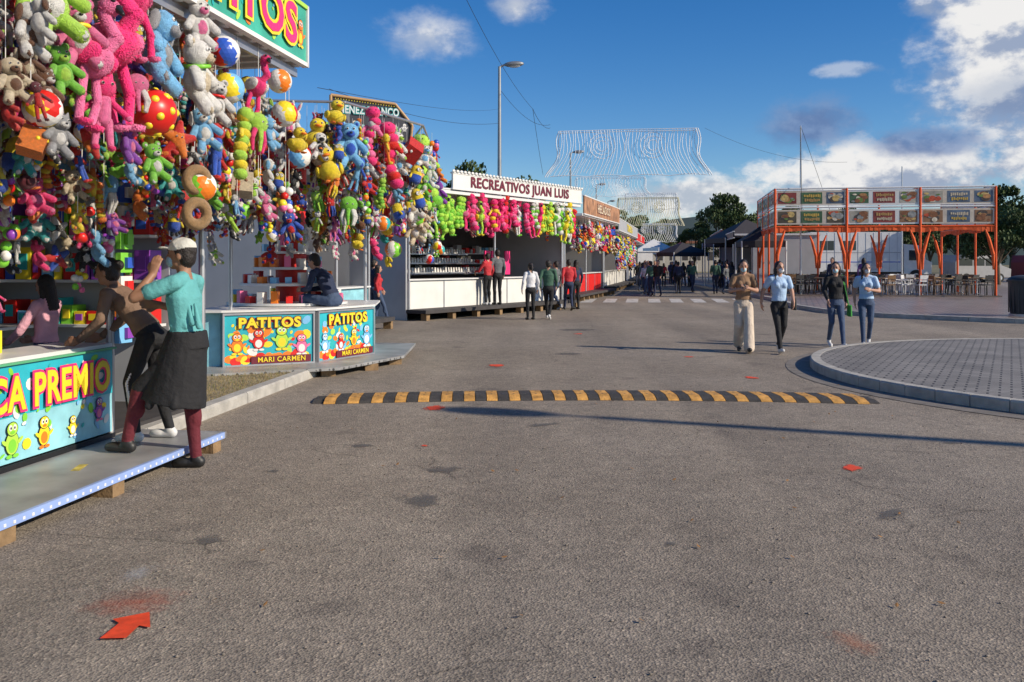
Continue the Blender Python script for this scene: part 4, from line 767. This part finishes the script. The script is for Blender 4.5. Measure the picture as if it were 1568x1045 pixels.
def person(name,loc,rz,H,pose,top,bottom,shoe=SHK,skin=SK,sleeve='long',bt='slim',hair='long',mask=None,vox=.012,fem=True,cap=None,skirt=None,leg=None,extra=None,jacket=None):
    P=dict(DEF); P.update(pose); V={k:(Vector(v) if isinstance(v,tuple) else v) for k,v in P.items()}; b=Body()
    pel,che,nk,hd=V['pel'],V['che'],V['nk'],V['hd']; up=(che-pel).normalized(); X=Vector((1,0,0)); wst=pel.lerp(che,.42)
    sw=.158 if fem else .18; hw=.158 if fem else .15; cw=.15 if fem else .172
    b.econe(pel-up*.07,wst,(hw*.95,.115),(.128 if fem else .142,.098),bottom); b.ell(pel-up*.03+Vector((0,-.03,0)),(hw,.105,.1),bottom)
    b.econe(pel+up*.06,wst,(hw*.97,.118),(.13 if fem else .148,.102),top); b.econe(wst,che,(.13 if fem else .148,.1),(cw,.118),top); b.econe(che,nk-up*.03,(cw,.115),(.1,.065),top)
    if fem:
        for s in(-1,1): b.ell(che+Vector((s*.065,.085,-.02)),(.058,.05,.06),top)
    b.cone(nk-up*.05,hd-Vector((0,.01,.06)),.052,.05,skin)
    for s,S_ in((-1,'L'),(1,'R')):
        hip=pel+Vector((s*.085,0,-.04)); k=V['k'+S_]; a=V['a'+S_]; f=V['f'+S_]; LM_=leg or bottom
        w={'slim':(.085,.058,.056,.042),'wide':(.098,.088,.09,.1),'reg':(.09,.07,.068,.062)}[bt]
        b.cone(hip,k,w[0],w[1],bottom); b.cone(k,a+Vector((0,0,.0)),w[2],w[3],LM_)
        if bt=='slim': b.ell(k.lerp(a,.3)+Vector((0,-.018,0)),(.05,.055,.12),LM_)
        fd=Vector((math.sin(f),math.cos(f),math.sin(V['tp'+S_]))); b.cone(a+Vector((0,0,-.02)),a+Vector((0,0,-.045))-fd*.03,.043,.04,shoe); 
        b.cone(a-fd*.03+Vector((0,0,-.052)),a+fd*.15+Vector((0,0,-.056)),.037,.033,shoe); b.ell(a+fd*.1+Vector((0,0,-.05)),(.045,.08,.036),shoe,Matrix.Rotation(-f,3,'Z'))
        sh=nk+Vector((s*sw,0,-.055)); e=V['e'+S_]; wr=V['w'+S_]; b.ell(sh,(.062,.062,.06),top)
        b.cone(nk+Vector((s*.05,0,-.03)),sh,.055,.055,top)
        if sleeve=='long': b.cone(sh,e,.056,.047,top); b.cone(e,e.lerp(wr,.93),.046,.036,top); b.cone(e.lerp(wr,.8),wr,.027,.025,skin)
        elif sleeve=='short': b.cone(sh,sh.lerp(e,.6),.06,.06,top); b.cone(sh,e,.046,.04,skin); b.cone(e,wr,.04,.027,skin)
        hdv=V['h'+S_].normalized(); nrm=(Vector((-s,0,0))-hdv*hdv.dot(Vector((-s,0,0)))); nrm=nrm.normalized() if nrm.length>.05 else Vector((0,0,-1)); sd_=hdv.cross(nrm)
        b.econe(wr-hdv*.01,wr+hdv*.085,(.03,.02),(.04,.015),skin,sd_)
        for i in range(4):
            bs=wr+hdv*.078+sd_*(-.031+.0205*i); ln=[.055,.072,.078,.068][i]*.55; m1=bs+hdv*ln+nrm*.006; b.cone(bs-hdv*.02,m1,.0095,.009,skin); b.cone(m1,m1+hdv*ln*.8+nrm*.022,.009,.0075,skin)
        ts=1 if Vector(sd_).y>0 else -1; b.cone(wr+hdv*.02+sd_*ts*.022,wr+hdv*.055+sd_*ts*.05+nrm*.01,.013,.011,skin); b.cone(wr+hdv*.055+sd_*ts*.05+nrm*.01,wr+hdv*.09+sd_*ts*.052+nrm*.02,.011,.009,skin)
    Rm=(Matrix.Rotation(V['hy'],3,'Z')@Matrix.Rotation(V['hp'],3,'X')); h=lambda x,y,z:hd+Rm@Vector((x,y,z))
    b.ell(h(0,0,.015),(.074,.092,.1),skin,Rm); b.ell(h(0,.022,-.045),(.058,.062,.066),skin,Rm); b.ell(h(0,.055,-.085),(.028,.026,.022),skin,Rm)
    b.cone(h(0,.088,.01),h(0,.106,-.03),.011,.014,skin)
    for s in(-1,1): b.ell(h(s*.075,-.005,-.01),(.011,.02,.03),skin,Rm); b.ell(h(s*.031,.082,.012),(.014,.01,.008),EYE,Rm); b.ell(h(s*.031,.085,.034),(.02,.007,.006),HAIR,Rm)
    if mask: b.ell(h(0,.06,-.05),(.054,.05,.047),mask,Rm)
    else: b.ell(h(0,.083,-.062),(.024,.01,.008),LIP,Rm)
    if hair: b.ell(h(0,-.022,.032),(.084,.094,.1),HAIR,Rm); b.ell(h(0,-.045,-.01),(.078,.065,.09),HAIR,Rm)
    if hair=='long': b.econe(h(0,-.055,-.02),h(0,-.07,-.27),(.085,.05),(.07,.035),HAIR); [b.cone(h(s*.078,-.01,.02),h(s*.085,.0,-.2),.022,.02,HAIR) for s in(-1,1)]
    if hair=='tail': b.cone(h(0,-.12,.02),h(0,-.15,-.18),.035,.02,HAIR)
    if cap: b.ell(h(0,-.008,.062),(.086,.104,.072),cap,Rm); b.ell(h(0,.105,.05),(.062,.07,.011),cap,Rm)
    if skirt: skirt(b,V)
    if extra: extra(b,V)
    return b.build(name,vox,loc,rz,H)
walkA=dict(kL=(-.08,.16,.52),aL=(-.07,.3,.1),kR=(.08,.03,.5),aR=(.06,-.24,.14),pel=(0,0,.905),tpL=.25,tpR=-.5,eL=(-.23,-.1,1.14),wL=(-.22,-.04,.9),eR=(.23,.02,1.13),wR=(.2,.2,.95))
walkB=dict(kR=(.08,.16,.52),aR=(.07,.28,.1),kL=(-.08,.03,.5),aL=(-.06,-.22,.14),pel=(0,0,.905),tpR=.25,tpL=-.5,eR=(.23,-.1,1.14),wR=(.22,-.04,.9),eL=(-.23,.02,1.13),wL=(-.2,.2,.95))
MAR=cloth((.13,.015,.025),'maroon'); TL=cloth((.12,.4,.4),'teal'); BKC=cloth((.014,.014,.016),'black'); CREAM=cloth((.62,.52,.42),'cream'); DEN=cloth((.05,.08,.15),'denim'); LBC=cloth((.4,.55,.75),'lightblue'); BRN=cloth((.2,.125,.085),'brown'); PNK=cloth((.7,.36,.44),'pink'); TAN=cloth((.27,.16,.09),'tan'); REDC=cloth((.5,.03,.04),'red'); WHC=cloth((.68,.68,.7),'white'); GRC=cloth((.12,.13,.14),'grey'); GNC=cloth((.05,.12,.08),'green'); NAV=cloth((.02,.03,.07),'navy'); PUR=cloth((.15,.06,.2),'purple')
CAPM=cloth((.6,.59,.53),'cap')
def apron(b,V):
    b.econe((0,.0,1.0),(-.02,.1,.5),(.168,.135),(.225,.235),BKC); b.econe((0,0,1.02),(0,0,.9),(.16,.13),(.172,.15),BKC)
    for i in range(7):
        a=i*.9; b.cone((.12*math.cos(a),.02+.1*math.sin(a),.9),(-.02+.205*math.cos(a),.1+.21*math.sin(a),.5),.02,.032,BKC)
    for i in range(5):
        b.cone((-.12,.06-.05*i,1.06+.02*(i%2)),(-.1,.1-.05*i,1.22),.022,.012,TL)
person('standing_man',(-2.50,7.05,0),rad(84),1.79,dict(aL=(-.12,.4,.235),kL=(-.13,.3,.62),aR=(.09,-.02,.09),kR=(.09,.02,.5),fL=.1,fR=-.1,che=(0,.03,1.27),nk=(0,.02,1.43),hd=(0,.05,1.575),hp=.03,hy=.12,
  eL=(-.27,.27,1.27),wL=(-.14,.2,1.43),hL=(.25,-.15,1),eR=(.25,.1,1.15),wR=(.16,.3,1.2),hR=(-.5,.5,.1)),TL,BKC,SHK,SKD,'short','slim','short',MASKB,.0075,False,CAPM,apron,MAR)
def stripes(b,V):
    b.ell(V['hd']+Vector((0,-.1,.06)),(.05,.05,.05),HAIR)
    for S_,s in(('L',-1),('R',1)): b.cone(V['pel']+Vector((s*.14,0,-.1)),V['k'+S_]+Vector((s*.055,0,0)),.012,.01,WHC); b.cone(V['k'+S_]+Vector((s*.055,0,0)),V['a'+S_]+Vector((s*.042,0,.02)),.01,.01,WHC)
person('leaning_woman',(-2.98,7.5,.15),rad(86),1.62,dict(pel=(0,-.02,.9),che=(0,.2,1.19),nk=(0,.29,1.31),hd=(0,.37,1.44),hp=-.15,kL=(-.1,.12,.5),aL=(-.13,.05,.09),kR=(.1,-.02,.48),aR=(.1,-.14,.09),
  eL=(-.24,.3,1.04),wL=(-.22,.5,.87),hL=(.0,.8,-.3),eR=(.24,.32,1.04),wR=(.2,.52,.87),hR=(0,.8,-.3)),BRN,BKC,SHW,SKD,'long','slim','short',None,.009,True,extra=stripes)
person('child_at_counter',(-3.95,7.75,.16),rad(80),1.34,dict(eL=(-.26,.12,1.1),wL=(-.2,.3,.98),hL=(.1,1,-.1),eR=(.26,.12,1.1),wR=(.2,.3,.98),hR=(-.1,1,-.1),hp=-.2),PNK,DEN,SHW,SK,'long','slim','long',None,.012,True)
person('seated_man',(-2.74,14.0,.12),rad(75),1.72,dict(pel=(0,0,.92),che=(0,.14,1.22),nk=(0,.24,1.36),hd=(0,.32,1.48),hp=-.35,kL=(-.12,.42,.93),aL=(-.1,.45,.5),kR=(.12,.42,.96),aR=(.1,.5,.55),eL=(-.24,.28,1.08),wL=(-.12,.45,1.05),hL=(.3,.8,0),eR=(.24,.28,1.08),wR=(.12,.45,1.05),hR=(-.3,.8,0)),NAV,DEN,SHK,SK,'long','reg','short',None,.012,False)
def bag(c,side=1,z=.8):
    def f(b,V): b.econe((side*.27,.0,z),(side*.27,.02,z+.22),(.045,.12),(.035,.09),c); b.cone((side*.26,0,z+.2),V['nk']+Vector((side*.13,.02,0)),.012,.012,c)
    return f
phone=lambda b,V: b.ell((0.02,.34,1.2),(.035,.012,.06),SHK)
person('walking_woman',(4.15,16.4,0),rad(172),1.66,dict(walkA,eL=(-.24,.05,1.12),wL=(-.05,.28,1.18),hL=(.6,.4,.4),eR=(.24,.05,1.12),wR=(.08,.29,1.16),hR=(-.6,.4,.3),hp=-.3),TAN,CREAM,SHK,SK,'short','wide','long',MASKB,.011,extra=phone)
person('walking_woman',(4.75,16.25,0),rad(182),1.63,dict(walkB,hy=.25,eR=(.26,-.14,1.15),wR=(.3,-.12,.92)),LBC,BKC,SHW,SK,'short','slim','long',MASKW,.011,extra=bag(SHK,-1))
person('walking_woman',(6.12,17.3,0),rad(176),1.62,dict(walkA,hy=-.35,hp=-.15),BKC,DEN,SHW,SK,'long','slim','long',MASKB,.011,extra=bag(cloth((.05,.3,.05),'bagg'),-1,.62))
person('walking_woman',(6.82,17.6,0),rad(162),1.6,dict(walkB,hy=.3,eL=(-.24,.05,1.12),wL=(-.08,.28,1.15),hL=(.6,.4,.2)),LBC,DEN,SHW,SK,'short','slim','long',MASKW,.011)
mids=[(.52,25.6,1.6,WHC,BKC,'tail',20),(1.03,25.9,1.68,GNC,BKC,'short',-10),(-3.55,24.2,1.55,REDC,DEN,'long',-70),(-3.75,24.8,1.7,NAV,DEN,'short',-40),(1.9,30.6,1.72,REDC,NAV,'short',10),(1.5,31.2,1.65,GRC,DEN,'short',60),(2.2,31.4,1.7,NAV,BKC,'long',30)]
for i,(x,y,H,t,bt_,hr,a) in enumerate(mids): person('passer_by',(x,y,0),rad(a),H,[{},walkA,walkB][i%3],t,bt_,[SHK,SHW][i%2],SK,'long','slim',hr,None,.016,hr!='short')
person('stall_customer',(-.75,28.05,.3),rad(50),1.6,dict(eL=(-.26,.15,1.1),wL=(-.2,.35,1.1)),REDC,BKC,SHW,SK,'long','slim','short',None,.016,False)
person('stall_customer',(-.45,28.3,.3),rad(30),1.72,{},GRC,BKC,SHK,SK,'long','slim','short',None,.016,False)
r=random.Random(21); tops=[NAV,GRC,BKC,GRC,WHC,BKC,TAN,PUR,GNC,REDC]
cm_=[]
for i in range(10):
    o=person('pedestrian',(0,-500,0),0,1.7,[{},walkA,walkB][i%3],tops[i],[BKC,DEN,NAV][i%3],SHK,SK,'long','slim',['short','long'][i%2],None,.024,i%2==1); cm_.append(o.data); bpy.data.objects.remove(o)
for i in range(36):
    if i<26: y=r.uniform(43,70); x=y*r.uniform(.136,.2)
    else: y=r.uniform(40,62); x=y*.232+r.uniform(-.5,.7)
    o=link(bpy.data.objects.new('pedestrian',cm_[r.choice([0,1,2,3,5,7,8,0,1,2,5,4,6,9])])); o.location=(x,y,.12 if i>=26 and x>11 else 0); o.rotation_euler=(0,0,r.choice([0,math.pi])+r.uniform(-.6,.6)); q=r.uniform(.9,1.04); o.scale=(q,q,q)
for x,y in((15.2,39.5),(12.9,36.8)):
    o=link(bpy.data.objects.new('pedestrian',cm_[int(x*7)%9])); o.location=(x,y,.12); o.rotation_euler=(0,0,r.uniform(0,6))
print('objects',len(bpy.data.objects), sum(len(m.polygons) for m in bpy.data.meshes))
